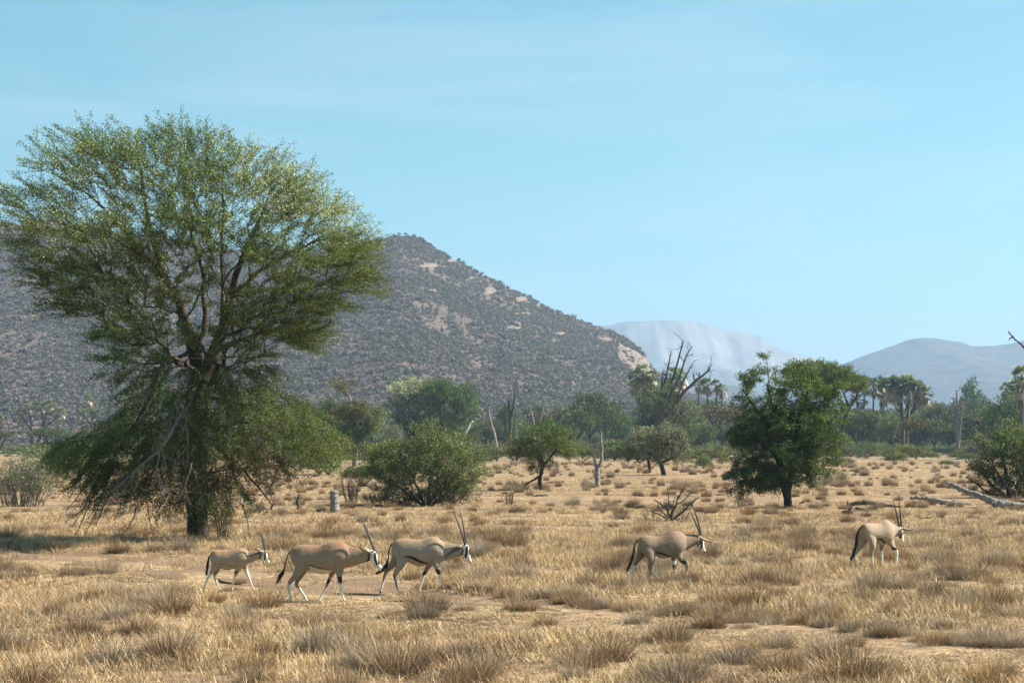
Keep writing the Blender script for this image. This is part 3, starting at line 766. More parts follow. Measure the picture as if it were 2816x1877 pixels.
# 2 rufous adult
oryx(dict(crop=(2.941, 540, 1360), base=(872, 1650), yaw=-3, seed=2, u=0.6, tan=np.array([0.37, 0.275, 0.19]), back=np.array([0.40, 0.215, 0.11]), belly=np.array([0.56, 0.47, 0.34]),
    label='rufous brown adult oryx walking between the calf and the grey adult, its tail hanging free',
    torso=[(756, 440, 470), (770, 415, 520), (800, 398, 560), (850, 384, 585), (900, 384, 590), (950, 387, 606), (1000, 384, 622), (1050, 366, 618), (1100, 351, 602), (1150, 350, 590), (1195, 362, 578), (1235, 390, 560)],
    neck=[(1170, 470, 108), (1220, 474, 98), (1270, 476, 82), (1320, 472, 66), (1365, 470, 56), (1400, 468, 46)],
    head=[(1395, 440, 24), (1415, 452, 36), (1432, 484, 38), (1452, 520, 29), (1474, 553, 22), (1490, 576, 19), (1500, 590, 10)],
    legs=[('leg_hind_near', [(830, 470, 78), (855, 545, 54), (815, 625, 30), (758, 692, 17), (756, 755, 11), (766, 825, 10), (776, 862, 12)], 0.14, 0.11),
          ('leg_hind_far', [(850, 480, 70), (855, 575, 44), (832, 645, 25), (803, 704, 16), (835, 752, 11), (872, 806, 10), (890, 842, 12)], -0.14, -0.11),
          ('leg_front_near', [(1170, 470, 80), (1163, 575, 38), (1164, 638, 23), (1170, 692, 16), (1180, 765, 10), (1196, 820, 9), (1214, 850, 12)], 0.13, 0.10),
          ('leg_front_far', [(1130, 480, 70), (1108, 580, 32), (1086, 640, 21), (1062, 690, 15), (1040, 745, 10), (1005, 800, 9), (985, 845, 12)], -0.13, -0.10)],
    bands=dict(leg_hind_near=(700, None), leg_hind_far=(730, None), leg_front_near=(690, (634, 688)), leg_front_far=(735, (664, 705))),
    legstrokes=[('leg_hind_near', [(738, 690, 5), (745, 760, 4)])],
    stripe=[(915, 542, 3), (960, 556, 4), (1020, 572, 3), (1090, 580, 2)],
    fold_shade=[[(1135, 430, 5), (1150, 500, 6), (1118, 575, 7)], [(900, 410, 3), (903, 500, 5), (880, 580, 6)], [(830, 520, 5), (850, 560, 6), (870, 575, 4)], [(1190, 410, 3), (1235, 425, 5), (1300, 420, 4)], [(1185, 500, 4), (1235, 530, 5)]],
    strokes=[('neck', BLK*1.5, [(1220, 588, 3), (1290, 556, 4), (1350, 535, 6), (1400, 510, 9)]), ('neck', np.array([0.34, 0.27, 0.2]), [(1300, 440, 10), (1380, 480, 20)]),
             ('headonly', WHT, [(1400, 440, 30), (1445, 500, 44), (1490, 585, 30)]), ('head', BLK, [(1395, 455, 5), (1398, 490, 6), (1392, 512, 8)]), ('headonly', BLK, [(1447, 455, 9), (1450, 500, 9), (1462, 540, 8)]), ('headonly', BLK, [(1478, 470, 8), (1482, 530, 9)]), ('headonly', BLK*3, [(1500, 575, 5), (1503, 590, 5)])],
    horns=[(1446, 430, 1322, 153, 0.035, 0.085, -0.012), (1446, 430, 1336, 162, -0.035, -0.07, -0.012)], hornr=0.021,
    ears=[(1405, 440, 1322, 392, 0.075, 0.19), (1410, 438, 1345, 392, -0.075, -0.20)],
    tail=[(760, 440, 10), (735, 470, 9), (720, 530, 8), (710, 575, 10), (692, 610, 17), (668, 650, 14), (650, 678, 4)], tuft=0.52, eye=(1442, 458, 0.05)))

# 3 grey adult
oryx(dict(crop=(5.6, 1000, 1380), base=(1150, 1627), yaw=0, seed=3, u=1.1, tan=np.array([0.42, 0.345, 0.265]), back=np.array([0.40, 0.265, 0.155]), belly=np.array([0.50, 0.41, 0.28]),
    label='pale grey adult oryx third from the left, with a bold black flank stripe',
    torso=[(425, 650, 720), (445, 610, 800), (490, 570, 850), (550, 548, 870), (620, 540, 880), (700, 546, 905), (760, 553, 940), (830, 553, 968), (900, 548, 968), (960, 532, 950), (1020, 515, 935), (1080, 511, 925), (1130, 523, 915), (1180, 555, 905), (1230, 590, 885)],
    neck=[(1100, 720, 175), (1170, 725, 165), (1250, 735, 145), (1330, 730, 125), (1410, 725, 103), (1470, 718, 88), (1520, 712, 74)],
    head=[(1505, 665, 40), (1540, 670, 62), (1572, 720, 68), (1592, 790, 54), (1612, 845, 40), (1632, 885, 37), (1648, 918, 20)],
    legs=[('leg_hind_near', [(545, 710, 140), (610, 830, 98), (555, 975, 56), (488, 1098, 34), (505, 1215, 20), (530, 1325, 18), (575, 1385, 22)], 0.14, 0.11),
          ('leg_hind_far', [(520, 720, 130), (500, 860, 84), (415, 975, 52), (335, 1065, 32), (298, 1190, 21), (272, 1285, 19), (252, 1335, 22)], -0.14, -0.11),
          ('leg_front_near', [(1130, 720, 145), (1120, 900, 72), (1140, 1000, 43), (1168, 1085, 31), (1198, 1185, 19), (1240, 1300, 17), (1300, 1362, 22)], 0.13, 0.10),
          ('leg_front_far', [(1060, 760, 120), (1015, 930, 56), (965, 1030, 37), (922, 1110, 28), (890, 1210, 19), (862, 1320, 17), (862, 1378, 21)], -0.13, -0.10)],
    bands=dict(leg_hind_near=(1125, None), leg_hind_far=(1200, None), leg_front_near=(1082, (998, 1080)), leg_front_far=(1112, (1040, 1110))),
    legstrokes=[('leg_hind_near', [(462, 1100, 14), (490, 1200, 14), (522, 1300, 7)])],
    stripe=[(640, 815, 8), (720, 815, 16), (800, 848, 20), (880, 890, 18), (960, 912, 11), (1060, 940, 10)],
    fold_shade=[[(1050, 650, 7), (1070, 780, 9), (1040, 900, 10)], [(690, 600, 6), (695, 720, 8), (680, 800, 8)], [(545, 720, 8), (560, 790, 10), (620, 850, 8)], [(700, 625, 7), (830, 628, 6)]],
    strokes=[('neck', BLK*1.5, [(1230, 900, 4), (1330, 868, 5), (1430, 825, 8), (1490, 795, 14)]), ('neck', np.array([0.13, 0.11, 0.09]), [(1255, 818, 6), (1330, 760, 16), (1420, 705, 26), (1490, 670, 26)]),  # throat line, then the shadow of ear and horns painted on the neck
             ('headonly', WHT, [(1540, 650, 60), (1580, 720, 74), (1640, 900, 60)]), ('head', BLK, [(1525, 720, 8), (1515, 770, 10), (1498, 800, 14)]), ('headonly', BLK, [(1592, 670, 17), (1588, 760, 17), (1565, 830, 16)]), ('headonly', BLK, [(1632, 700, 9), (1636, 780, 12)]), ('headonly', BLK*2, [(1650, 905, 9), (1655, 935, 8)])],
    horns=[(1566, 640, 1375, 100, 0.035, 0.10, -0.018), (1578, 645, 1466, 62, -0.035, -0.10, -0.018)], hornr=0.021,
    ears=[(1512, 665, 1432, 655, 0.075, 0.15), (1515, 660, 1440, 640, -0.075, -0.2)],
    tail=[(432, 625, 18), (395, 690, 17), (383, 790, 16), (375, 880, 22), (345, 955, 34), (295, 1010, 26), (200, 1062, 6)], tuft=0.5, eye=(1585, 690, 0.05)))

# 4 walking away a little, head turned
oryx(dict(crop=(6.0300, 1700, 1380), base=(1800, 1608), yaw=14, seed=4, u=1.1, tan=np.array([0.33, 0.245, 0.17]), back=np.array([0.33, 0.205, 0.115]), belly=np.array([0.47, 0.37, 0.24]),
    label='lean brown oryx with ribs showing and one bent foreleg, beside the bare dead shrub',
    torso=[(330, 640, 720), (350, 610, 790), (400, 580, 850), (460, 568, 885), (530, 572, 895), (620, 578, 910), (700, 566, 950), (760, 540, 955), (830, 502, 950), (890, 481, 935), (950, 478, 925), (1010, 490, 905), (1060, 515, 870), (1100, 545, 840)],
    neck=[(1000, 690, 180), (1070, 690, 160), (1140, 680, 136), (1210, 664, 112), (1280, 650, 93), (1330, 646, 80), (1365, 650, 66)],
    head=[(1345, 610, 40), (1368, 640, 66), (1378, 705, 70), (1400, 770, 54), (1430, 815, 40), (1450, 840, 34), (1462, 862, 16)],
    legs=[('leg_hind_near', [(450, 720, 150), (510, 850, 100), (540, 970, 58), (522, 1090, 42), (530, 1190, 27), (545, 1290, 23), (560, 1385, 26)], 0.13, 0.11),
          ('leg_hind_far', [(430, 740, 130), (385, 880, 80), (325, 985, 46), (275, 1065, 33), (248, 1150, 23), (230, 1240, 21), (222, 1320, 24)], -0.13, -0.11),
          ('leg_front_near', [(990, 720, 140), (1010, 900, 70), (1065, 990, 44), (1150, 1078, 32), (1125, 1180, 20), (1085, 1275, 18), (1055, 1345, 22)], 0.13, 0.10),
          ('leg_front_far', [(950, 740, 120), (938, 940, 50), (938, 1040, 40), (948, 1120, 30), (968, 1220, 20), (984, 1310, 18), (1000, 1378, 22)], -0.13, -0.10)],
    bands=dict(leg_hind_near=(1230, None), leg_hind_far=(1060, None), leg_front_near=(1300, (985, 1050)), leg_front_far=(995, (1065, 1150))),
    stripe=[(630, 850, 10), (700, 862, 14), (780, 892, 13), (840, 915, 12), (905, 928, 14)],
    ribs=[((735+q*26, 640+q*3, 6), (705+q*30, 740, 5)) for q in range(5)], fold_shade=[[(930, 640, 7), (945, 760, 8), (905, 900, 9)], [(400, 770, 10), (500, 860, 16), (600, 890, 12)], [(345, 700, 6), (400, 820, 7), (480, 960, 7)]],
    strokes=[('neck', BLK*1.5, [(1110, 835, 4), (1200, 785, 6), (1290, 742, 10)]),
             ('headonly', BLK, [(1340, 600, 70), (1370, 690, 80), (1400, 770, 70), (1410, 800, 50)]), ('headonly', WHT, [(1360, 740, 14), (1368, 790, 12)]), ('headonly', WHT, [(1330, 680, 14), (1338, 700, 14)]), ('headonly', WHT, [(1440, 650, 11), (1440, 770, 13)]), ('headonly', WHT, [(1425, 820, 30), (1470, 850, 34)]), ('headonly', BLK, [(1450, 850, 9), (1462, 868, 10)]), ('headonly', np.array([.3, .22, .15]), [(1340, 580, 22), (1400, 585, 20)])],
    horns=[(1378, 570, 1150, 85, 0.035, 0.09, -0.022), (1400, 575, 1236, 25, -0.035, -0.09, -0.022)], hornr=0.022,
    ears=[(1375, 600, 1555, 690, 0.085, 0.24), (1350, 590, 1290, 560, -0.075, -0.2)],
    tail=[(318, 650, 24), (275, 690, 22), (260, 780, 20), (248, 870, 24), (225, 950, 28), (185, 1040, 24), (140, 1125, 6)], tuft=0.32, eye=(1395, 690, 0.052)))

# 5 furthest right
oryx(dict(crop=(6.2708, 2300, 1350), base=(2410, 1566), yaw=28, seed=5, u=1.1, tan=np.array([0.47, 0.37, 0.26]), back=np.array([0.45, 0.30, 0.18]), belly=np.array([0.47, 0.37, 0.24]),
    label='pale sandy oryx leading at the right, head low, near the dark logs',
    torso=[(415, 640, 720), (430, 600, 790), (470, 572, 850), (530, 566, 885), (600, 570, 900), (670, 572, 925), (740, 558, 945), (800, 528, 950), (850, 511, 940), (900, 520, 925), (940, 545, 900), (980, 575, 860)],
    neck=[(880, 700, 170), (940, 705, 150), (1000, 705, 128), (1055, 705, 108), (1110, 706, 90), (1150, 705, 74)],
    head=[(1140, 665, 36), (1160, 690, 62), (1168, 755, 62), (1176, 820, 50), (1184, 868, 40), (1190, 900, 34), (1196, 926, 16)],
    legs=[('leg_hind_near', [(545, 720, 150), (585, 850, 92), (600, 975, 50), (578, 1085, 37), (590, 1180, 25), (602, 1275, 22), (618, 1345, 25)], 0.14, 0.10),
          ('leg_hind_far', [(480, 760, 130), (440, 880, 88), (385, 985, 54), (300, 1090, 36), (248, 1185, 26), (222, 1280, 22), (215, 1350, 25)], -0.12, -0.11),
          ('leg_front_near', [(900, 740, 140), (950, 905, 72), (1000, 1000, 42), (1058, 1072, 36), (1062, 1175, 24), (1055, 1265, 21), (1062, 1320, 24)], 0.12, 0.10),
          ('leg_front_far', [(860, 760, 120), (822, 950, 48), (800, 1050, 33), (805, 1120, 30), (812, 1200, 23), (806, 1290, 19), (808, 1362, 23)], -0.12, -0.08)],
    bands=dict(leg_hind_near=(1150, None), leg_hind_far=(1095, None), leg_front_near=(1040, (985, 1042)), leg_front_far=(1055, None)),
    stripe=[(690, 850, 10), (735, 838, 14), (790, 870, 14), (850, 928, 16), (885, 945, 12)],
    strokes=[('neck', BLK*1.5, [(1040, 812, 8), (1100, 805, 16)]),
             ('headonly', WHT, [(1150, 660, 50), (1170, 760, 60), (1190, 910, 60)]), ('headonly', BLK, [(1165, 690, 16), (1165, 780, 15), (1150, 830, 16)]), ('headonly', BLK, [(1210, 720, 8), (1205, 780, 9)]), ('head', BLK, [(1120, 770, 10), (1110, 820, 20)]), ('headonly', np.array([.34, .25, .17]), [(1140, 650, 26), (1175, 660, 24)]), ('headonly', BLK, [(1195, 900, 8), (1198, 925, 9)])],
    horns=[(1125, 640, 978, 125, 0.035, 0.09, -0.015), (1178, 650, 1122, 68, -0.035, -0.09, -0.015)], hornr=0.022,
    ears=[(1160, 665, 1362, 688, 0.08, 0.23), (1130, 665, 1080, 650, -0.08, -0.22)],
    tail=[(415, 610, 24), (360, 670, 30), (325, 760, 34), (315, 860, 34), (295, 960, 34), (262, 1060, 34), (205, 1165, 8)], tuft=0.1, eye=(1172, 735, 0.05)))

# ---------------------------------------------------------------- plants traced from the photograph
def trace(bx, by, Y):
    """returns converters from photo pixels to metres about the base; depth given in metres"""
    k = Y/F
    def L(pts): return [((p[0]-bx)*k, p[3] if len(p) > 3 else 0.0, (by-p[1])*k, p[2]/2*k) for p in pts]
    def E(es): return [((e[0]-bx)*k, e[5] if len(e) > 5 else 0.0, (by-e[1])*k, e[2]*k, e[6] if len(e) > 6 else (e[2]+e[3])/2*k, e[3]*k, e[7] if len(e) > 7 else 1.0, e[4]) for e in es]
    return k, L, E

# --- the big acacia
bx, by = 545, 1482; Yt = 57.5; k, L, E = trace(bx, by, Yt)
limbs0 = [L([(545, 1490, 66), (543, 1440, 58), (540, 1370, 54), (545, 1250, 56), (538, 1120, 58), (545, 1060, 60)]),
    L([(545, 1060, 52), (525, 960, 42), (512, 900, 34), (490, 830, 28, -0.4), (455, 760, 22, -0.8), (430, 690, 18, -1), (410, 600, 13, -1.2), (395, 480, 8, -1.4), (380, 380, 4, -1.4)]),
    L([(545, 1060, 52), (588, 960, 42), (610, 900, 34), (632, 820, 28, -0.5), (660, 740, 22, -1), (700, 660, 16, -1.6), (745, 560, 10, -2), (790, 470, 5, -2.2)]),
    L([(545, 1060, 30), (540, 960, 22, .5), (556, 860, 18, .8), (545, 740, 13, 1), (500, 600, 9, 1.2), (505, 450, 4, 1.4)]),
    L([(610, 900, 26), (607, 800, 18, .6), (600, 700, 13, 1), (602, 560, 9, 1.4), (592, 420, 4, 1.5)]),
    L([(490, 830, 20, -0.4), (440, 740, 15, -2), (360, 645, 11, -3), (280, 560, 7, -3.5), (180, 500, 4, -4)]),
    L([(455, 760, 15, -0.8), (400, 715, 11, .5), (310, 660, 8, 1.5), (200, 600, 4, 2)]),
    L([(632, 820, 18, -.5), (720, 760, 13, -2.5), (830, 700, 9, -3.5), (950, 660, 5, -4)]),
    L([(610, 900, 16), (700, 830, 12, 1), (820, 790, 8, 1.5), (980, 760, 5, 1.5)]),
    L([(538, 1110, 20), (460, 1160, 15, -1.5), (360, 1200, 11, -2.4), (290, 1260, 8, -3), (262, 1340, 5, -3.2)]),
    L([(545, 1090, 20), (660, 1110, 14, -1), (780, 1160, 10, -1.6), (880, 1220, 6, -2)]),
    L([(545, 1200, 16), (620, 1250, 11, -1.2), (700, 1320, 7, -2), (760, 1390, 4, -2.2)]),
    L([(540, 1180, 16), (470, 1240, 11, 1.2), (400, 1300, 7, 2), (340, 1380, 4, 2.2)]),
    L([(525, 960, 18), (455, 1000, 12, .8), (380, 1000, 8, 1), (300, 985, 5, 1)]),
    L([(588, 960, 18), (680, 930, 11, -.6), (780, 900, 7, -1), (880, 930, 4, -1)])]
limbs = [limbs0[0]]+[[(p[0], p[1]*0.5+0.25, p[2], p[3]*0.78) for p in q] for q in limbs0[1:]]
ells = E([(430, 480, 235, 105, 'speck', -1.5, 4.4, 1.1), (260, 440, 120, 80, 'speck', -2, 3.3, .9), (590, 450, 150, 90, 'speck', -.5, 4.3, .8), (330, 395, 125, 38, 'green', -1, 3.2, 1.0), (540, 385, 105, 38, 'green', -1, 3), (735, 470, 105, 65, 'pale', -1, 3.8, .9), (850, 560, 110, 75, 'pale', -2, 3.6, 1.3), (950, 640, 75, 75, 'pale', -2, 3, 1.1),
    (700, 610, 240, 120, 'speck', -3, 3.6, 1.2), (880, 720, 160, 90, 'olive', -3, 3.0, 1.6), (1015, 715, 70, 55, 'olive', -2.5, 2.4, 1.4), (1010, 785, 78, 32, 'olive', -2, 1.8, 1.5), (170, 560, 110, 50, 'speck', -2, 3, .9), (85, 540, 70, 22, 'green', -2, 1.4, 1.0), (150, 640, 105, 48, 'speck', -2, 3), (190, 725, 110, 48, 'green', -1.5, 3, 1.0),
    (360, 660, 190, 100, 'speck', -3.6, 2.8, 1.4), (310, 790, 140, 75, 'green', -2, 2.4, 1.6), (560, 690, 190, 100, 'olive', -4.2, 1.5, 2.0), (520, 810, 160, 70, 'speck', -3.6, 1.3, 1.7), (800, 830, 160, 65, 'olive', -2.4, 2.4, 1.9), (840, 910, 100, 50, 'olive', -2, 2.0, 1.8), (380, 890, 110, 60, 'green', -1, 2, 1.6), (700, 900, 110, 50, 'olive', -2, 1.8, 1.5), (550, 900, 90, 45, 'green', -2.4, .8, 1.2), (850, 950, 60, 25, 'olive', -1.6, 1.2, 1.1),
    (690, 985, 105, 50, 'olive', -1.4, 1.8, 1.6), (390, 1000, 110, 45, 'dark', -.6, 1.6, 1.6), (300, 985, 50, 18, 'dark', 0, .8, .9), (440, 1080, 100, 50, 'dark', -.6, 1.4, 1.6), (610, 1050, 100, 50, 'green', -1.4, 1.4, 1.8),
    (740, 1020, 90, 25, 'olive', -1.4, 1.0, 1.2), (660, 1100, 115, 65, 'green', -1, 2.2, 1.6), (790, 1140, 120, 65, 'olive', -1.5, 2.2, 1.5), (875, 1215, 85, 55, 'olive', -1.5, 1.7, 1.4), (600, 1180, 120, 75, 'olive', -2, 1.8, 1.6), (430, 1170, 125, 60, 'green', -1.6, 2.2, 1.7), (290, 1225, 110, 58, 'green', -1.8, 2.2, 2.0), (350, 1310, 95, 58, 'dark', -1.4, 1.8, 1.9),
    (490, 1280, 105, 60, 'brown', -2.2, 1.5, 1.0), (500, 1250, 90, 50, 'olive', -2.6, 1.2, 1.2), (690, 1235, 115, 60, 'olivebr', -2, 1.8, 1.3), (650, 1340, 90, 38, 'green', -2, 1.4, 1.2), (470, 1350, 85, 38, 'dark', -1.2, 1.4, .9), (780, 1280, 65, 45, 'brown', -1.4, 1.4, .8), (590, 1300, 60, 45, 'brown', -2, 1.2, .8)])
ells += E([(540, 1110, 60, 40, 'green', -2.2, .6, 1.0), (555, 1190, 70, 50, 'olive', -2.6, .6, 1.3), (530, 1260, 70, 40, 'brown', -3.0, .5, 1.2), (560, 1320, 75, 35, 'olivebr', -2.8, .5, 1.1), (520, 1350, 50, 22, 'brown', -2.6, .5, .7), (620, 1370, 60, 24, 'green', -2.6, .7, .9),
    (120, 700, 60, 24, 'green', -2, 1.5, 1.0), (250, 850, 90, 28, 'green', -1.5, 1.8, 1.2), (200, 790, 80, 26, 'speck', -2, 1.8, 1.0), (330, 920, 80, 26, 'dark', -1, 1.5, 1.0), (930, 840, 80, 28, 'olive', -2, 1.8, 1.3), (870, 900, 70, 24, 'olive', -2, 1.4, 1.2), (1040, 660, 40, 30, 'pale', -2, 1.4, 1.0), (480, 960, 90, 50, 'green', -2.6, .9, 1.5), (640, 930, 90, 45, 'olive', -2.8, .8, 1.2), (520, 1020, 80, 40, 'dark', -2.4, .7, 1.0)])
ells = [e_ if e_[2] > 4.6 else e_[:6]+(e_[6]*1.35,)+e_[7:] for e_ in ells]
ells = [((e_[0]*.925+.12, e_[1]-1.2, 4.2+(e_[2]-4.2)*.915)+(e_[3]*.92, e_[4], e_[5]*.92)+e_[6:] if e_[2] > 4.6 else e_) for e_ in ells]
r = np.random.default_rng(11)
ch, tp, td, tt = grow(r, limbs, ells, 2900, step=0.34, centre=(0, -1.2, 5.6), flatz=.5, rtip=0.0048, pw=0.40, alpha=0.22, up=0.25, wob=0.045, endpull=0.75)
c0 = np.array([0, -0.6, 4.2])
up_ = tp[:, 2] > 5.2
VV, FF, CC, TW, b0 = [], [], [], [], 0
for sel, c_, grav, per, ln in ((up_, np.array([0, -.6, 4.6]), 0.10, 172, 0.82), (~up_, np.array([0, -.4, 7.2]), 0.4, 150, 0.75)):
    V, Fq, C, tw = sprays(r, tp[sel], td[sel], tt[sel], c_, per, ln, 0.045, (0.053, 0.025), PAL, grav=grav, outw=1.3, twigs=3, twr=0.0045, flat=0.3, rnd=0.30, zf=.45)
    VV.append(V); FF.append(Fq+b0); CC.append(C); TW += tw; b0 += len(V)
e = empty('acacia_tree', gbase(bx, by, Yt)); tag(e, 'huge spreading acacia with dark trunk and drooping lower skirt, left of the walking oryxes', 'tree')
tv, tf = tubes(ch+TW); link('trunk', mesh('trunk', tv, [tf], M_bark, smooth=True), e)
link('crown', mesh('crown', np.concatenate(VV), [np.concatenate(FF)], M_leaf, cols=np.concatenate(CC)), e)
# the pale dead branch that hangs in front of the trunk, bare hanging twigs at the left, and the broken stub
def bare(r, base_pts, n=3, gen=3, ln=1.2, rad=0.03, droop=0.25, spread=0.6, kink=0.10):
    """bare branching wood from main polylines"""
    chains = []
    def rec(p, d, L_, rr, g):
        m_ = 6; pts = [p]; dd = d
        for q in range(m_):
            dd = norm(dd+r.normal(size=3)*kink*1.6+np.array([0, 0, -droop*0.12])); pts.append(pts[-1]+dd*L_/m_)
        pts = np.array(pts); chains.append((pts, np.linspace(rr, rr*0.45, m_+1), 6 if rr > 0.03 else 4 if rr > .01 else 3))
        if g > 0:
            for _ in range(n):
                i_ = r.integers(2, m_+1); rec(pts[i_], norm(dd+r.normal(size=3)*spread), L_*r.uniform(0.45, 0.8), rr*0.55, g-1)
    for pts, r0, r1 in base_pts:
        pts = np.array(pts, float); s = np.linspace(0, len(pts)-1, (len(pts)-1)*5+1)
        P = np.stack([np.interp(s, np.arange(len(pts)), pts[:, q]) for q in range(3)], 1); P[1:-1] += r.normal(size=(len(P)-2, 3))*kink*0.16*ln
        for _ in range(1): P[1:-1] = (P[:-2]+2*P[1:-1]+P[2:])/4
        R_ = np.linspace(r0, r1, len(P)); chains.append((P, R_, 9 if r0 > .04 else 6))
        for q in range(len(P)//2, len(P), 2 if gen else 99):
            if gen: rec(P[q], norm(P[q]-P[q-1]+r.normal(size=3)*spread*0.8), ln*r.uniform(0.6, 1.1), R_[q]*0.6, gen-1)
    return chains
r = np.random.default_rng(5)
def W(px, py, y): return ((px-bx)*k, y, (by-py)*k)
dead = bare(r, [([W(560, 1030, -1.0), W(572, 1080, -2.6), W(572, 1120, -3.2), W(552, 1150, -3.6), W(530, 1200, -3.8), W(506, 1240, -4.0)], 0.045, 0.032),
                ([W(506, 1240, -4.0), W(450, 1290, -4.3), W(405, 1335, -4.4), W(370, 1350, -4.4)], 0.035, 0.014), ([W(506, 1240, -4.0), W(500, 1290, -4.2), W(515, 1350, -4.2)], 0.025, 0.01), ([W(450, 1290, -4.3), W(420, 1350, -4.5), W(370, 1375, -4.6)], 0.02, 0.008),
                ([W(560, 1140, -3.4), W(575, 1200, -3.7), W(574, 1280, -3.8)], 0.028, 0.01), ([W(590, 1270, -4.1), W(575, 1330, -4.1), W(548, 1375, -4.1)], 0.02, 0.008), ([W(470, 1275, -4.2), W(455, 1330, -4.4), W(430, 1370, -4.4)], 0.02, 0.008)], n=3, gen=3, ln=0.75, droop=0.5)
tv, tf = tubes(dead); tag(link('dead_branch', mesh('dead_branch', tv, [tf], M_bark2, smooth=True), e), 'bare pale branch hanging down the front of the trunk')
tw = []
for (px, py, qx, qy) in [(330, 1290, 262, 1440), (320, 1330, 265, 1500), (300, 1300, 228, 1355), (345, 1330, 290, 1470), (360, 1340, 320, 1440), (310, 1300, 245, 1400), (340, 1350, 240, 1430), (280, 1290, 250, 1370), (420, 1390, 400, 1450), (450, 1380, 470, 1450), (660, 1370, 690, 1415), (640, 1380, 650, 1440), (700, 1380, 725, 1470), (600, 1380, 620, 1450), (810, 1260, 765, 1370), (790, 1290, 750, 1380)]:
    z2 = max((by-qy)*k, 0.15)
    tw += bare(r, [([W(px, py, -2.6), W((px+qx)/2+r.uniform(-8, 8), (py+qy)/2, -2.8), ((qx-bx)*k, -3.0, z2)], 0.02, 0.008)], n=3, gen=2, ln=0.6, droop=1.2, spread=0.45)
tv, tf = tubes(tw); tag(link('bare_twig', mesh('bare_twig', tv, [tf], M_char, smooth=True), e), kind='stuff')
st = bare(r, [([W(500, 1005, -.6), W(495, 990, -1.0), W(478, 1000, -1.2), W(455, 1040, -1.4), W(438, 1100, -1.5), W(400, 1170, -1.6)], 0.10, 0.03)], n=2, gen=1, ln=0.6)
tv, tf = tubes(st); tag(link('broken_limb', mesh('broken_limb', tv, [tf], M_char, smooth=True), e), 'snapped limb bent down to the left')
tv, tf = tubes([(np.array([W(503, 1003, -.7), W(492, 984, -1.05), W(484, 992, -1.2)]), np.array([0.03, 0.05, 0.015]), 8)]); link('broken_end', mesh('broken_end', tv, [tf], plain('raw_wood', (0.26, 0.19, 0.13)), smooth=True), e)

SPR = dict(per=60, length=0.5, spread=0.07, leaf=(0.075, 0.04), grav=0.1, outw=0.6, twigs=3, twr=0.006)
def traced(label, cat, name, bx, by, Y, limbs, ells, ntar, seed, spray=None, bark=None, group=None, growk=None, centre=None):
    k, L, E = trace(bx, by, Y); sp_ = dict(SPR); sp_.update(spray or {})
    g = dict(rtip=0.007*max(1, Y/90), step=0.4*max(1, Y/120)); g.update(growk or {})
    return build_plant(name, label, cat, gbase(bx, by, Y), [L(q) for q in limbs], E(ells), ntar, seed, sp_, group, bark, centre, g)

# --- dark green tree at right
traced('dense dark green tree with a short double trunk, tallest right of centre', 'tree', 'thorn_tree', 2170, 1392, 86,
    [[(2170, 1400, 26), (2160, 1350, 20), (2150, 1320, 20, -.2), (2140, 1240, 15, -.5), (2130, 1150, 10, -.5), (2110, 1060, 5)], [(2162, 1360, 17), (2176, 1310, 15, .3), (2185, 1240, 12, .5), (2200, 1150, 8, .6), (2230, 1060, 4)],
     [(2145, 1260, 10), (2090, 1220, 7, -.6), (2040, 1180, 4, -.8)], [(2180, 1250, 9), (2240, 1200, 6, .3), (2290, 1150, 4)], [(2135, 1200, 8), (2080, 1120, 5, .3), (2040, 1070, 3)], [(2150, 1250, 9), (2130, 1280, 7, -1), (2090, 1320, 4, -1.3)]],
    [(2170, 1120, 120, 110, 'green', 0, 2.4, .8), (2085, 1042, 46, 42, 'green', 0, .9, .8), (2060, 1085, 48, 40, 'dark', 0, .9, .7), (2225, 1065, 80, 55, 'green', 0, 1.5, 1.3), (2262, 1150, 66, 85, 'green', 0, 1.6, 1.3), (2170, 1150, 95, 90, 'dark', 0, 1.3, 1.2), (2070, 1180, 85, 55, 'dark', -.3, 1.4), (2030, 1168, 45, 14, 'dark', 0, .4, .5), (2120, 1240, 130, 65, 'dark', -.4, 2, 1.3), (2075, 1300, 75, 50, 'dark', -.3, 1.4, 1.9), (2130, 1300, 60, 40, 'dark', -.8, .8, 1.3), (2230, 1250, 90, 60, 'green', 0, 1.6), (2190, 1310, 80, 30, 'dark', 0, 1.2, .5), (2295, 1240, 38, 40, 'olive', 0, .8, .6), (2180, 1040, 58, 34, 'green', 0, .9, .7), (2050, 1345, 50, 20, 'brown', -.2, .7, .4), (2100, 990, 14, 14, 'green', 0, .3, .9)],
    700, 21, dict(per=150, length=0.42, spread=0.085, leaf=(0.075, 0.04), grav=0.15, outw=1.0))
traced('wide olive flat-topped acacia behind the dark green tree, reaching right', 'tree', 'umbrella_acacia', 2300, 1282, 230,
    [[(2300, 1284, 12), (2315, 1180, 10), (2336, 1120, 8), (2320, 1080, 4)], [(2336, 1125, 7), (2300, 1090, 5), (2260, 1060, 3)], [(2336, 1120, 6), (2355, 1090, 4), (2365, 1070, 2)], [(2325, 1150, 6), (2310, 1110, 5), (2280, 1080, 3)]],
    [(2290, 1035, 62, 20, 'olive', 0, 2.6, 1.4), (2230, 1018, 62, 16, 'olive', 0, 2.4, 1.3), (2335, 1058, 48, 16, 'olive', 0, 2.4, 1.8), (2190, 1035, 40, 14, 'olive', 0, 1.6, .8), (2260, 1060, 50, 12, 'olivebr', 0, 2, .8)],
    520, 30, dict(per=60, length=1.0, spread=0.14, leaf=(0.20, 0.09), grav=-0.15, outw=1.0, rnd=.4), growk=dict(rtip=0.012))
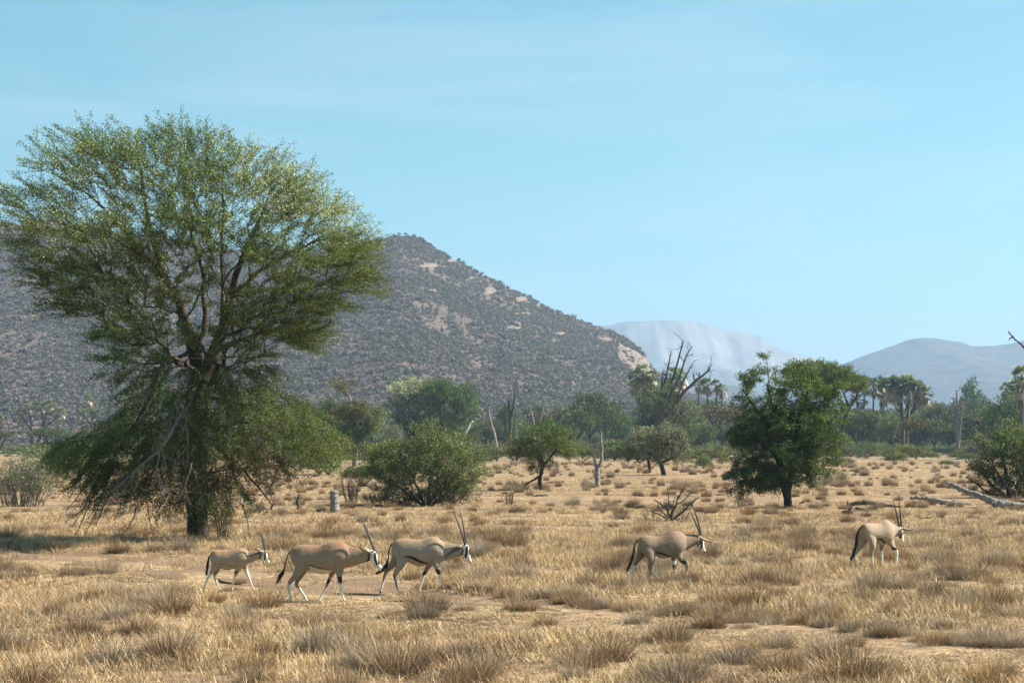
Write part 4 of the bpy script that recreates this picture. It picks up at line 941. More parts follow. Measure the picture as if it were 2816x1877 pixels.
# --- the leafy bush in the middle
traced('large leafy green bush with many dark stems, behind the two middle oryxes', 'bush', 'leafy_bush', 1175, 1388, 88,
    [[(1175, 1395, 9.6), (1150, 1340, 7.2), (1120, 1280, 5.4, -.4), (1090, 1220, 3.0)], [(1175, 1390, 9.0), (1180, 1320, 6.6, .4), (1185, 1240, 4.2, .4), (1170, 1190, 2.4)], [(1175, 1390, 9.0), (1215, 1330, 6.6, -.3), (1260, 1270, 4.8, -.5), (1300, 1240, 2.4)], [(1170, 1392, 7.2), (1120, 1350, 5.4, -.7), (1060, 1300, 3.6, -1), (1020, 1270, 2.4)],
     [(1180, 1390, 7.2), (1230, 1350, 5.4, -.8), (1290, 1320, 3.6, -1), (1330, 1290, 1.8)], [(1180, 1388, 6.0), (1200, 1330, 4.8, .9), (1230, 1260, 3.0, 1.2)]],
    [(1175, 1300, 140, 50, 'bush', -.9, .7, 1.6), (1120, 1345, 70, 22, 'bush', -.9, .5, .9), (1240, 1345, 75, 22, 'bush', -.9, .5, .9), (1180, 1365, 90, 14, 'brown', -.8, .6, 1.0), (1130, 1260, 100, 60, 'bush', 0, 1.5, 1.2), (1210, 1240, 105, 62, 'bush', 0, 1.6, 1.2), (1060, 1290, 70, 50, 'bush', 0, 1.2), (1290, 1280, 55, 50, 'bush', 0, 1.2), (1180, 1190, 60, 26, 'bush', 0, .8, .9), (1020, 1240, 38, 30, 'bush', 0, .8, .7), (1225, 1320, 85, 30, 'bush', -.8, .7, .8), (1090, 1335, 60, 22, 'bush', -.5, .7, .7), (1240, 1358, 90, 22, 'brown', 0, .9, 1.0), (1110, 1362, 70, 18, 'brown', -.4, .8, .9), (1050, 1362, 50, 16, 'brown', 0, .8, .6), (1380, 1290, 22, 10, 'bush', 0, .3, .3)],
    680, 22, dict(per=95, length=0.42, spread=0.11, leaf=(0.07, 0.038), grav=0.05, outw=0.9), centre=(0, 0, 0.6))
k_, L_, E_ = trace(0, 0, 88)
# --- small acacia right of the bush
traced('small spreading thorn tree with thin single trunk, just right of the leafy bush', 'tree', 'thorn_tree', 1489, 1347, 116,
    [[(1489, 1352, 13), (1485, 1310, 11), (1492, 1280, 10), (1490, 1240, 7), (1500, 1200, 4)], [(1487, 1305, 8), (1455, 1325, 5, -.4), (1435, 1345, 3, -.5)], [(1492, 1280, 8), (1530, 1240, 5), (1570, 1200, 3)], [(1490, 1270, 7), (1450, 1230, 5), (1420, 1215, 3)]],
    [(1485, 1220, 76, 40, 'olive', 0, 2), (1440, 1225, 44, 28, 'olivebr', 0, 1.4), (1535, 1210, 40, 30, 'olive', 0, 1.4), (1500, 1185, 60, 24, 'green', 0, 1.4), (1485, 1270, 48, 26, 'brown', 0, 1.2, .6), (1565, 1240, 25, 22, 'olive', 0, .8, .6), (1440, 1335, 22, 8, 'brown', 0, .4, .2)],
    300, 23, dict(per=80, length=0.6, spread=0.09, leaf=(0.09, 0.04)))
# --- grey green pair
traced('pale grey-green rounded tree on a thick short trunk, right of the stubby dead tree', 'tree', 'acacia_tree', 1824, 1304, 170,
    [[(1826, 1308, 15), (1820, 1280, 12), (1815, 1260, 9), (1830, 1220, 5)], [(1818, 1270, 8), (1860, 1250, 5), (1880, 1220, 3)], [(1816, 1265, 8), (1780, 1240, 5)]],
    [(1825, 1195, 70, 32, 'grey', 0, 2, 1.2), (1860, 1225, 45, 28, 'grey', 0, 1.6), (1790, 1220, 40, 26, 'grey', 0, 1.6), (1830, 1250, 60, 18, 'grey', 0, 1.6, .6)], 240, 24, dict(per=50, length=0.6, spread=0.14, leaf=(0.16, 0.08)))
traced('smaller dark trunked tree with an olive crown overlapping the pale grey-green one', 'tree', 'acacia_tree', 1787, 1296, 186,
    [[(1788, 1300, 10), (1784, 1270, 8), (1778, 1240, 6), (1770, 1210, 3)]],
    [(1765, 1210, 55, 34, 'grey', 0, 1.8), (1745, 1240, 42, 24, 'olivebr', 0, 1.5), (1790, 1240, 40, 24, 'olivebr', 0, 1.2)], 180, 25, dict(per=50, length=0.6, spread=0.14, leaf=(0.16, 0.08)))
# --- pale trunked tree with top tuft
traced('tall pale-trunked tree with a small crown tuft above a dark drooping crown', 'tree', 'thorn_tree', 976, 1282, 228,
    [[(976, 1284, 15), (977, 1240, 14), (972, 1200, 10), (970, 1160, 9), (966, 1110, 7), (955, 1080, 5), (945, 1065, 3)], [(968, 1140, 6), (1000, 1110, 4), (1020, 1080, 2)]],
    [(940, 1058, 34, 15, 'olivebr', 0, 1.5, .9), (970, 1120, 52, 28, 'olivebr', 0, 2), (960, 1170, 62, 42, 'dark', 0, 2.2, 1.1), (1010, 1140, 50, 42, 'olive', 0, 2), (930, 1120, 34, 18, 'olivebr', 0, 1.4, .8), (975, 1210, 36, 22, 'dark', 0, 1.4, .7)], 300, 26, dict(per=46, length=0.9, spread=0.2, leaf=(0.22, 0.11), grav=0.4), bark=M_bark2)
# --- pair of big rounded acacias
traced('large round acacia with a silvery flowering top and dark left side', 'tree', 'acacia_tree', 1130, 1256, 385,
    [[(1130, 1258, 16), (1135, 1215, 14), (1130, 1170, 9), (1120, 1110, 5)], [(1135, 1210, 9), (1090, 1150, 5)], [(1135, 1205, 9), (1170, 1140, 5)]],
    [(1130, 1072, 62, 22, 'pale', 0, 4, 1.3), (1110, 1110, 50, 36, 'grey', 0, 3.5), (1150, 1120, 62, 44, 'dark', 0, 4), (1110, 1160, 48, 32, 'dark', 0, 3.5, 1.1), (1150, 1170, 40, 24, 'dark', 0, 3)], 380, 27, dict(per=40, length=1.4, spread=0.3, leaf=(0.36, 0.18)), growk=dict(rtip=0.025))
traced('large bright green fan-shaped acacia beside the silvery topped one', 'tree', 'acacia_tree', 1226, 1252, 380,
    [[(1226, 1256, 14), (1224, 1200, 12), (1215, 1160, 8), (1205, 1110, 4)], [(1224, 1200, 10), (1245, 1150, 7), (1270, 1100, 4)], [(1224, 1195, 9), (1190, 1150, 6), (1160, 1110, 3)], [(1226, 1195, 7), (1265, 1155, 5), (1300, 1130, 3)]],
    [(1235, 1080, 75, 32, 'green', 0, 4, 1.1), (1280, 1110, 40, 34, 'green', 0, 3.5), (1205, 1100, 56, 36, 'green', 0, 4), (1260, 1140, 50, 28, 'olive', 0, 3), (1220, 1150, 50, 26, 'olive', -1, 3), (1202, 1056, 34, 16, 'green', 0, 2.5)], 400, 28, dict(per=40, length=1.4, spread=0.3, leaf=(0.36, 0.18)), growk=dict(rtip=0.025))
# --- tree with dead crown branches
e = traced('olive green tree out of whose crown tall bare dead branches rise', 'tree', 'acacia_tree', 1820, 1262, 345,
    [[(1820, 1264, 13), (1818, 1210, 11), (1815, 1150, 7), (1812, 1100, 4)], [(1818, 1190, 8), (1870, 1140, 5), (1895, 1120, 3)], [(1818, 1180, 7), (1775, 1150, 5)]],
    [(1810, 1085, 58, 28, 'olive', 0, 3.4, 1.2), (1790, 1130, 48, 36, 'olive', 0, 3.4), (1840, 1130, 62, 38, 'olivebr', 0, 3.4), (1890, 1145, 40, 42, 'olive', 0, 3), (1780, 1165, 40, 22, 'dark', 0, 3), (1870, 1190, 50, 24, 'dark', 0, 3)], 380, 29, dict(per=40, length=1.3, spread=0.3, leaf=(0.32, 0.15)), growk=dict(rtip=0.02))
k = 345/F; bx, by = 1820, 1262; r = np.random.default_rng(8)
W = lambda px, py, y=-1.5: ((px-bx)*k, y, (by-py)*k)
dd = bare(r, [([W(1826, 1150), W(1850, 1125), W(1878, 1080), W(1910, 1050), W(1935, 1030), W(1950, 1018)], 0.42, 0.12), ([W(1815, 1110), W(1822, 1070), W(1835, 1020), W(1842, 975)], 0.28, 0.10), ([W(1825, 1100), W(1850, 1040), W(1872, 960), (W(1878, 940))], 0.26, 0.08), ([W(1835, 1100), W(1870, 1030), W(1885, 980), W(1900, 955)], 0.24, 0.08), ([W(1850, 1125), W(1880, 1040), W(1900, 1010)], 0.22, 0.08), ([W(1815, 1110), W(1818, 1050), W(1822, 1020)], 0.2, 0.08)], n=2, gen=2, ln=2.0, droop=-0.3, spread=0.45, kink=0.16)
tv, tf = tubes(dd); tag(link('dead_branch', mesh('dead_branch', tv, [tf], M_char, smooth=True), e), 'bare dead branches above the crown')

# --- twiggy bushes at the edges
def thicket(label, cat, name, bx, by, Y, stems, wpx, hpx, leafn, seed, pal='bush', bark=M_bark2, lean=0.5, rad=0.02, gen=2, leafs=(0.09, 0.05), group=None, kink=0.22, spread=0.8):
    r = np.random.default_rng(seed); k = Y/F; ch = []; tips = []
    for q in range(stems):
        a = r.uniform(0, 2*math.pi); rr = r.random()**0.6
        b0 = np.array([math.cos(a)*wpx*k*0.28*rr, math.sin(a)*wpx*k*0.22*rr, 0]); H = hpx*k*r.uniform(0.55, 1.0)
        out_ = np.array([math.cos(a), math.sin(a)*0.8, 0])*wpx*k*0.5*rr
        top_ = b0*0.4+out_*r.uniform(0.7, 1.1)+np.array([0, 0, H]); mid = b0+(top_-b0)*0.45+np.array([0, 0, H*0.12])+r.normal(size=3)*0.08*H
        ch += bare(r, [([b0, mid, top_], rad*r.uniform(.7, 1.3), rad*0.4)], n=2, gen=gen, ln=H*0.42, droop=-0.1, spread=spread, kink=kink)
    e = empty(name, gbase(bx, by, Y)); tag(e, label, cat, group)
    tv, tf = tubes(ch); tv[:, 2] = np.maximum(tv[:, 2], 0.0); link('stems' if False else 'branch', mesh('branch', tv, [tf], bark, smooth=True), e)
    if leafn:
        ends = np.array([c_[0][-1] for c_ in ch]); ends = ends[ends[:, 2] > hpx*k*0.3]
        idx = r.integers(0, len(ends), leafn); P = ends[idx]+r.normal(size=(leafn, 3))*hpx*k*0.07
        cp, cw = PAL[pal]; C = np.array(cp)[r.choice(len(cp), leafn, p=cw)]*r.uniform(.75, 1.25, (leafn, 1))
        V, Fq = leaf_quads(P, r.normal(size=(leafn, 3)), leafs[0], leafs[1], r)
        link('foliage', mesh('foliage', V, [Fq], M_leaf, cols=np.repeat(C, 4, axis=0)), e)
    return e
thicket('tangled thicket of bare grey stems with a few green leaves at the left edge', 'bush', 'thicket', 55, 1390, 88.5, 60, 230, 135, 7000, 31, pal='grey', rad=0.02, kink=.3, spread=.9, gen=3)
e = traced('wide tangled bush with dead grey branches and green leaves at the right edge', 'bush', 'thicket', 2770, 1366, 101,
    [[(2775, 1370, 16), (2770, 1320, 12), (2760, 1270, 8), (2750, 1220, 4)], [(2775, 1366, 12), (2810, 1310, 9), (2830, 1240, 5)], [(2772, 1366, 12), (2720, 1330, 8, -.5), (2690, 1290, 5, -.7)], [(2772, 1366, 9), (2720, 1350, 6, .4), (2665, 1310, 3, .4)]],
    [(2750, 1235, 60, 40, 'green', 0, 1.4), (2800, 1215, 60, 50, 'bush', 0, 1.5), (2710, 1280, 40, 24, 'bush', 0, .9), (2850, 1270, 60, 50, 'green', 0, 1.4), (2770, 1300, 80, 40, 'dark', 0, 1.4, .9), (2720, 1335, 50, 18, 'brown', 0, .9, .5), (2690, 1200, 26, 12, 'olive', 0, .6, .5), (2800, 1345, 60, 18, 'brown', 0, 1, .5)],
    330, 32, dict(per=64, length=0.4, spread=0.11, leaf=(0.10, 0.055), grav=0.05))
r = np.random.default_rng(66); k = 101/F; W = lambda px, py, y=-1.2: ((px-2770)*k, y, (1366-py)*k)
tw = bare(r, [([W(2770, 1360), W(2740, 1310), W(2700, 1260), W(2690, 1240)], .05, .02), ([W(2780, 1350), W(2790, 1290), W(2770, 1240), W(2740, 1215)], .05, .02), ([W(2760, 1362), W(2700, 1330), W(2660, 1322)], .04, .015), ([W(2740, 1355), W(2690, 1350), W(2650, 1358)], .035, .012), ([W(2800, 1360), W(2810, 1300), W(2830, 1250)], .05, .02), ([W(2720, 1240), W(2700, 1215), W(2680, 1205), W(2668, 1208)], .035, .015)], n=3, gen=3, ln=.9, droop=.1)
tv, tf = tubes(tw); tv[:, 2] = np.maximum(tv[:, 2], 0); tag(link('dead_branch', mesh('dead_branch', tv, [tf], M_char, smooth=True), e), 'bare dead branches')
thicket('bare twiggy dark bush standing between the grey stump and the leafy bush', 'bush', 'bare_shrub', 968, 1386, 90, 34, 66, 78, 0, 33, bark=M_char, rad=0.014)
e = empty('bare_shrub', gbase(1846, 1437, 70)); tag(e, 'gnarled leafless dead shrub just behind the lean brown oryx', 'shrub')
r = np.random.default_rng(34); k = 70/F; cv_ = lambda L, d: [((1700+a/2.736-1846)*k, d*(i_/len(L)), max((1437-(1340+b/2.736))*k, .02)) for i_, (a, b) in enumerate(L)]
for q, (L, d, w_) in enumerate([([(398, 262), (385, 215), (365, 180), (340, 150), (282, 112)], .5, .05), ([(398, 262), (400, 200), (432, 150), (446, 90), (492, 18)], -.3, .055), ([(430, 150), (480, 120), (515, 95), (540, 62)], .2, .03), ([(405, 262), (450, 225), (500, 185), (532, 130), (600, 88)], -.6, .05), ([(392, 262), (340, 235), (290, 205), (205, 186)], .3, .04),
        ([(392, 262), (330, 262), (270, 275), (205, 262), (190, 215)], -.5, .035), ([(398, 262), (372, 200), (388, 130), (380, 62), (377, 10)], .6, .035), ([(402, 262), (455, 250), (505, 240), (520, 200)], -.7, .035), ([(365, 180), (330, 165), (318, 120)], .1, .028), ([(400, 262), (420, 200), (425, 130), (440, 60)], .8, .035), ([(395, 262), (350, 215), (300, 165), (290, 120)], -.4, .03)]):
    tv, tf = tubes(bare(r, [(cv_(L, d), w_, w_*.35)], n=2, gen=3, ln=.34, droop=-.1, spread=.9, kink=.22)); tv[:, 2] = np.maximum(tv[:, 2], 0); link('branch', mesh('branch', tv, [tf], M_char, smooth=True), e)
thicket('small upright tuft of bare branches right of the leafy bush', 'shrub', 'bare_shrub', 1398, 1389, 89, 10, 52, 46, 0, 35, bark=M_char, rad=0.022, gen=2)
thicket('low dark brushwood hanging beside the big trunk', 'shrub', 'bare_shrub', 612, 1482, 57, 40, 55, 86, 0, 36, bark=M_char, rad=0.008, gen=2)
thicket('brownish low twig heap at the left foot of the leafy bush', 'shrub', 'bare_shrub', 1035, 1392, 88, 16, 100, 34, 0, 37, bark=M_char, rad=0.014, gen=2)
thicket('thin bare sapling twig with a hooked top, above the back of the grey oryx', 'twig', 'bare_shrub', 1113, 1483, 57.8, 1, 20, 58, 0, 38, bark=M_char, rad=0.012, gen=1)
thicket('low twiggy bush with few leaves right of the trunk of the dark green tree', 'shrub', 'bare_shrub', 2290, 1330, 130, 22, 110, 46, 400, 39, pal='olive', rad=0.014, gen=2)
thicket('low dead scrub under the left side of the small spreading thorn tree', 'shrub', 'bare_shrub', 1432, 1350, 112, 14, 64, 34, 0, 40, bark=M_char, rad=0.015, gen=2)

# --- snags, stumps and logs
def wood(label, cat, name, base, lines, mat, seed, parts=('trunk', 'branch'), group=None, sides=12, n=0, gen=0, ln=0.5, kink=0.06):
    """lines: [(pts, radii)] local metres; first is the trunk, the others branches"""
    r = np.random.default_rng(seed); e = empty(name, base); tag(e, label, cat, group)
    for q, (pts, rad) in enumerate(lines):
        pts = np.array(pts, float); s = np.linspace(0, len(pts)-1, (len(pts)-1)*7+1); i_ = np.arange(len(pts))
        P = np.stack([np.interp(s, i_, pts[:, c_]) for c_ in range(3)], 1); Lh = np.linalg.norm(P[-1]-P[0])
        P[1:-1] = (P[:-2]+2*P[1:-1]+P[2:])/4; P[1:-1] += r.normal(size=(len(P)-2, 3))*Lh*0.006
        rd = np.interp(s, i_, rad)*(1+0.09*r.normal(size=len(s)))
        ch = [(P, rd, sides if q == 0 else 8)]
        tv, tf = tubes(ch); ns = sides if q == 0 else 8
        tv += (r.normal(size=tv.shape)*np.repeat(rd, ns)[:, None]*0.07)
        nv = len(tv); caps = []
        for (row, flip) in ((0, 1), (len(P)-1, 0)):   # close both ends with a jagged centre
            c_ = tv[row*ns:(row+1)*ns].mean(0)+norm(P[row]-P[min(max(row-1, 1), len(P)-2)])*rd[row]*(0.35); tv = np.vstack([tv, c_])
            for j in range(ns):
                a_, b_ = row*ns+j, row*ns+(j+1) % ns; caps.append([len(tv)-1, b_, a_] if flip else [len(tv)-1, a_, b_])
        link(parts[0] if q == 0 else parts[1], mesh('wood', tv, [tf, np.array(caps)], mat, smooth=True), e)
    return e
def pxw(bx, by, Y, pts, dz=0): 
    k = Y/F; return ([((p[0]-bx)*k, p[3] if len(p) > 3 else 0.0, (by-p[1])*k+dz) for p in pts], [p[2]/2*k for p in pts])
def snag(label, name, bx, by, Y, lines, mat, seed, cat='dead tree'): return wood(label, cat, name, gbase(bx, by, Y), [pxw(bx, by, Y, q) for q in lines], mat, seed)
snag('thick weathered grey stump with a jagged top, right of the big acacia', 'tree_stump', 920, 1405, 81.5, [[(921, 1412, 27), (920, 1385, 24), (919, 1360, 23), (918, 1346, 22)], [(911, 1352, 7, -.12), (911, 1341, 3, -.12)], [(928, 1352, 7, .05), (929, 1340, 2.5, .05)]], M_dead, 1, 'stump')
snag('dark broken stump leaning like a finger, left of the grey stump', 'tree_stump', 822, 1402, 83, [[(824, 1408, 17), (822, 1392, 12), (817, 1378, 8), (821, 1366, 6), (822, 1358, 3)], [(822, 1396, 8), (810, 1401, 6), (800, 1400, 3)], [(826, 1400, 8, -.1), (840, 1402, 5, -.2), (852, 1407, 3, -.2)]], M_char, 2, 'stump')
snag('small dark forked fallen branch lying right of the big acacia trunk', 'fallen_branch', 742, 1404, 82, [[(712, 1400, 6), (728, 1399, 8), (742, 1400, 9), (757, 1408, 7), (770, 1412, 4)], [(742, 1400, 7), (750, 1388, 5), (754, 1380, 3)], [(730, 1399, 5), (722, 1386, 3), (720, 1381, 2)]], M_char, 3, 'branch')
snag('stubby dead tree with a swollen trunk and two upright prongs, mid-plain', 'dead_tree', 1643, 1337, 127, [[(1642, 1342, 17), (1643, 1310, 15), (1642, 1285, 13), (1643, 1278, 10)], [(1640, 1285, 9), (1634, 1260, 6), (1633, 1235, 5), (1635, 1217, 3)], [(1645, 1283, 10), (1655, 1262, 8), (1655, 1230, 7), (1653, 1205, 5), (1654, 1184, 2)]], M_dead, 4)
snag('pale dead tree forked in a narrow Y, right of the round green acacia', 'dead_tree', 1369, 1267, 298, [[(1369, 1270, 10), (1366, 1230, 9), (1360, 1190, 8), (1350, 1165, 7), (1345, 1135, 5), (1344, 1120, 3)], [(1362, 1195, 7), (1350, 1175, 6), (1332, 1155, 5), (1315, 1137, 3)], [(1349, 1150, 5), (1343, 1138, 4), (1339, 1128, 2)]], M_dead, 5)
snag('tall dark snag with a slanting broken top beside the pale forked one', 'dead_tree', 1403, 1258, 350, [[(1403, 1262, 9), (1403, 1200, 9), (1405, 1150, 9), (1412, 1120, 7), (1416, 1090, 6), (1415, 1066, 3)], [(1405, 1150, 8), (1400, 1120, 7), (1398, 1098, 4)], [(1403, 1215, 5), (1392, 1185, 4), (1387, 1150, 4), (1390, 1110, 2)]], M_char, 6)
snag('bone white curved dead branch standing behind the leafy bush', 'dead_tree', 1262, 1256, 370, [[(1266, 1258, 7), (1268, 1210, 7), (1280, 1192, 7), (1290, 1172, 6), (1294, 1162, 5), (1301, 1156, 4)], [(1262, 1215, 6), (1254, 1195, 5), (1251, 1180, 3)]], plain('bleached_wood', (0.72, 0.67, 0.58)), 7)
snag('pair of pale dead poles in front of the brown scrub, left one', 'dead_tree', 1472, 1258, 360, [[(1472, 1260, 6), (1468, 1160, 5), (1461, 1135, 4), (1457, 1117, 2)]], M_dead, 8)
snag('thin dead pole forked at the top, between snag and flat topped acacias', 'dead_tree', 1482, 1258, 355, [[(1480, 1260, 6), (1483, 1160, 5), (1490, 1140, 4), (1495, 1120, 2)], [(1485, 1150, 4), (1497, 1132, 2)]], M_dead, 9)
snag('small pale dead tree low in the scrub right of the tall dark snag', 'dead_tree', 1421, 1262, 320, [[(1421, 1265, 6), (1421, 1190, 5), (1418, 1168, 2)], [(1421, 1195, 4), (1427, 1178, 2)]], M_dead, 10)
# logs
snag('long dark bent log lying behind the leading oryx', 'fallen_log', 2395, 1396, 86, [[(2330, 1391, 9), (2350, 1384, 12), (2375, 1381, 12), (2410, 1386, 12), (2440, 1392, 13), (2470, 1399, 16, -.5)], [(2331, 1388, 6), (2331, 1376, 3)]], M_char, 11, 'log')
snag('short dark log just in front of the long bent one', 'fallen_log', 2385, 1406, 82, [[(2353, 1394, 6), (2375, 1400, 9), (2395, 1406, 11), (2415, 1405, 8)]], M_char, 12, 'log')
snag('chunk of dark broken root wood at the left end of the bent log', 'fallen_log', 2330, 1420, 77, [[(2315, 1414, 8), (2325, 1413, 12), (2345, 1413, 6)], [(2335, 1408, 9), (2342, 1398, 5)]], M_char, 13, 'log')
snag('pale straight log lying to the right of the leading oryx', 'fallen_log', 2600, 1393, 88, [[(2503, 1373, 6), (2520, 1371, 10), (2545, 1373, 13), (2580, 1380, 15), (2620, 1386, 16), (2650, 1389, 14), (2684, 1393, 5)], [(2588, 1385, 10), (2590, 1396, 8)]], M_dead, 14, 'log')
snag('long slanting dead trunk propped on the thick pale log at the right edge', 'fallen_log', 2745, 1396, 85, [[(2616, 1325, 7, .9), (2635, 1334, 12, .8), (2670, 1350, 15, .5), (2710, 1366, 17, .2), (2745, 1380, 20)]], M_dead, 15, 'log')
snag('thick pale log lying across the right edge of the picture', 'fallen_log', 2790, 1398, 84, [[(2728, 1384, 14), (2745, 1384, 22), (2780, 1387, 22), (2816, 1389, 20), (2870, 1392, 18)]], M_dead, 16, 'log')
snag('curled dark root beside the thick pale log', 'fallen_log', 2795, 1380, 92, [[(2775, 1338, 6), (2790, 1345, 8), (2793, 1362, 8), (2800, 1372, 9), (2830, 1378, 8)]], M_char, 17, 'log')
snag('short dark stick on the grass right of the leading oryx', 'fallen_branch', 2540, 1424, 74, [[(2524, 1424, 8), (2540, 1421, 6), (2562, 1420, 4)]], M_char, 18, 'branch')
snag('short brown log lying on the plain before the small thorn tree', 'fallen_log', 1482, 1365, 104, [[(1464, 1364, 5), (1480, 1362, 5), (1506, 1361, 4)]], M_char, 19, 'log')
snag('pale broken branch on the grass right of the dark green tree', 'fallen_branch', 2240, 1382, 93, [[(2215, 1387, 4), (2240, 1381, 6), (2275, 1379, 4), (2285, 1375, 2)]], M_dead, 20, 'branch')
snag('dark prong of dead wood at the foot of the dark green tree', 'fallen_branch', 2203, 1390, 89, [[(2196, 1391, 8), (2204, 1384, 6), (2213, 1377, 3)]], M_char, 21, 'branch')
snag('pale fallen trunk far behind the pale forked dead tree', 'fallen_log', 1405, 1268, 290, [[(1386, 1270, 5), (1405, 1269, 6), (1428, 1268, 4)]], M_dead, 22, 'log')
# dead tree beyond the right edge whose branch reaches into the frame
snag('dead tree off the right edge whose bare branch reaches into the sky', 'dead_tree', 2905, 1345, 119, [[(2905, 1350, 26), (2900, 1250, 22), (2892, 1120, 18), (2880, 1030, 14)], [(2885, 1045, 10), (2850, 990, 8), (2816, 955, 6), (2795, 937, 5), (2783, 924, 4), (2772, 911, 3)], [(2787, 928, 4), (2777, 930, 3), (2775, 938, 1.5)], [(2880, 1030, 9), (2915, 960, 6), (2925, 900, 3)]], M_char, 23)

def boulder(label, px, py, w_, h_, seed, Y=None, mat=None):
    p = gbase(px, py, Y); k = p.y/F; r = np.random.default_rng(seed)
    n1_, n2_ = 14, 9; V = []
    for a in np.linspace(0.03, math.pi-0.03, n2_):
        for b in np.linspace(0, 2*math.pi, n1_+1)[:-1]: V.append((math.sin(a)*math.cos(b), math.sin(a)*math.sin(b), math.cos(a)))
    V = np.array(V); V *= (1+0.16*fbm(V[:, 0]*.6+seed, V[:, 1]*.6+V[:, 2], seed, 4))[:, None]
    V = np.sign(V)*np.abs(V)**0.85*np.array([w_*k/2, w_*k*0.4, h_*k*0.62]); V[:, 2] += h_*k*0.35
    i0 = np.arange(n2_-1)[:, None]*n1_; j = np.arange(n1_)[None, :]
    o = link('rock', mesh('rock', V, [np.stack([i0+j, i0+(j+1) % n1_, i0+(j+1) % n1_+n1_, i0+j+n1_], -1).reshape(-1, 4)], mat or M_rock, smooth=True), None, p)
    return tag(o, label, 'rock')
M_rock = bark_mat('field_stone', (0.16, 0.12, 0.09), (0.36, 0.29, 0.23), 9)
boulder('grey brown rock on the ground in front of the leading oryx', 2482, 1580, 28, 15, 1)
boulder('smaller dark rock between the forefeet of the leading oryx and the grey rock', 2452, 1574, 18, 9, 2)

# ---------------------------------------------------------------- trees further off: a few kinds, copied
def proto(name, limbs, ells, ntar, seed, spray, bark=None, centre=None, growk=None):
    r = np.random.default_rng(seed); g = dict(rtip=0.03, step=0.8, pw=.42); g.update(growk or {})
    ch, tp, td, tt = grow(r, limbs, ells, ntar, centre=centre, **g)
    V, Fq, C, tw = sprays(r, tp, td, tt, np.array(centre or (0, 0, limbs[0][-1][2])), pal=PAL, **spray)
    tv, tf = tubes(ch)
    return dict(name=name, trunk=mesh('trunk', tv, [tf], bark or M_bark, smooth=True), crown=mesh('crown', V, [Fq], M_leaf, cols=C), w=np.percentile(np.abs(V[:, 0]), 97)*2, h=np.percentile(V[:, 2], 99.5))
FS = dict(per=26, length=1.2, spread=0.28, leaf=(0.42, 0.2), grav=0.05, outw=0.6, twigs=2, twr=0.01)
def umbr(seed, tagn, tiers=3):
    r = np.random.default_rng(seed); limbs = [[(0, 0, 0, .35), (.2, 0, 2.2, .3)]]; ells = []
    for q in range(5):
        a = q*2*math.pi/5+r.uniform(-.3, .3); d = r.uniform(2.4, 3.6)
        limbs.append([(.2, 0, 2.2, .18), (math.cos(a)*d*.5, math.sin(a)*d*.5, 4.0, .13), (math.cos(a)*d, math.sin(a)*d, 5.8, .07)])
        ells.append((math.cos(a)*d, math.sin(a)*d, 6.2+r.uniform(-.5, .5), 2.6, 2.6, .45, 1.0, tagn))
    ells += [(0, 0, 7.1, 3.4, 3.4, .5, 1.2, tagn), (r.uniform(-3, 3), -1, 5.2, 2.0, 2.0, .35, .6, tagn)]
    return limbs, ells
def rnd(seed, tagn, t2, H=9, Wd=4.5):
    r = np.random.default_rng(seed); limbs = [[(0, 0, 0, .3), (0, 0, H*.25, .25), (.2, 0, H*.6, .12)]]; ells = []
    for q in range(6):
        a = q*math.pi/3+r.uniform(-.4, .4); d = Wd*r.uniform(.35, .6); z = H*r.uniform(.4, .8)
        limbs.append([(0, 0, H*.25, .15), (math.cos(a)*d, math.sin(a)*d, z, .06)])
        ells.append((math.cos(a)*d, math.sin(a)*d, z, Wd*.5, Wd*.5, H*.17, 1, tagn if r.random() < .6 else t2))
    ells.append((0, 0, H*.82, Wd*.5, Wd*.5, H*.16, 1.2, tagn)); return limbs, ells
PR = {}
l_, e_ = umbr(1, 'umb'); PR['umb1'] = proto('umbrella_acacia', l_, e_, 200, 51, FS)
l_, e_ = umbr(2, 'umb'); PR['umb2'] = proto('umbrella_acacia', l_, e_, 200, 52, FS)
l_, e_ = umbr(3, 'olive'); PR['umbo'] = proto('umbrella_acacia', l_, e_, 190, 53, dict(FS, per=16))
l_, e_ = umbr(4, 'brown'); PR['umbb'] = proto('umbrella_acacia', l_, e_, 190, 54, dict(FS, per=14))
l_, e_ = rnd(5, 'green', 'dark'); PR['rg'] = proto('acacia_tree', l_, e_, 210, 55, FS)
l_, e_ = rnd(6, 'umb', 'green'); PR['rd'] = proto('acacia_tree', l_, e_, 210, 56, FS)
l_, e_ = rnd(7, 'olive', 'olivebr'); PR['ro'] = proto('acacia_tree', l_, e_, 200, 57, dict(FS, per=20))
l_, e_ = rnd(8, 'blue', 'umb', 12, 4); PR['rb'] = proto('broadleaf_tree', l_, e_, 220, 58, FS)
l_, e_ = rnd(9, 'grey', 'grey', 8, 4); PR['rgr'] = proto('acacia_tree', l_, e_, 150, 59, dict(FS, per=18))
def shrub(seed, tagn, t2, per=30):
    r = np.random.default_rng(seed); limbs = [[(0, 0, 0, .05), (0, 0, .3, .04)]]; ells = []
    for q in range(5):
        a = q*1.26+r.uniform(-.4, .4); limbs.append([(0, 0, .05, .04), (math.cos(a)*.7, math.sin(a)*.7, .8, .015)]); ells.append((math.cos(a)*.7, math.sin(a)*.7, r.uniform(.6, 1.1), .65, .65, .45, 1, tagn if q % 2 else t2))
    ells.append((0, 0, 1.2, .7, .7, .4, 1, tagn))
    return proto('shrub', limbs, ells, 110, seed, dict(per=per, length=.3, spread=.12, leaf=(.13, .07), grav=0, outw=.6, twigs=2, twr=.006), growk=dict(rtip=0.006, step=.2))
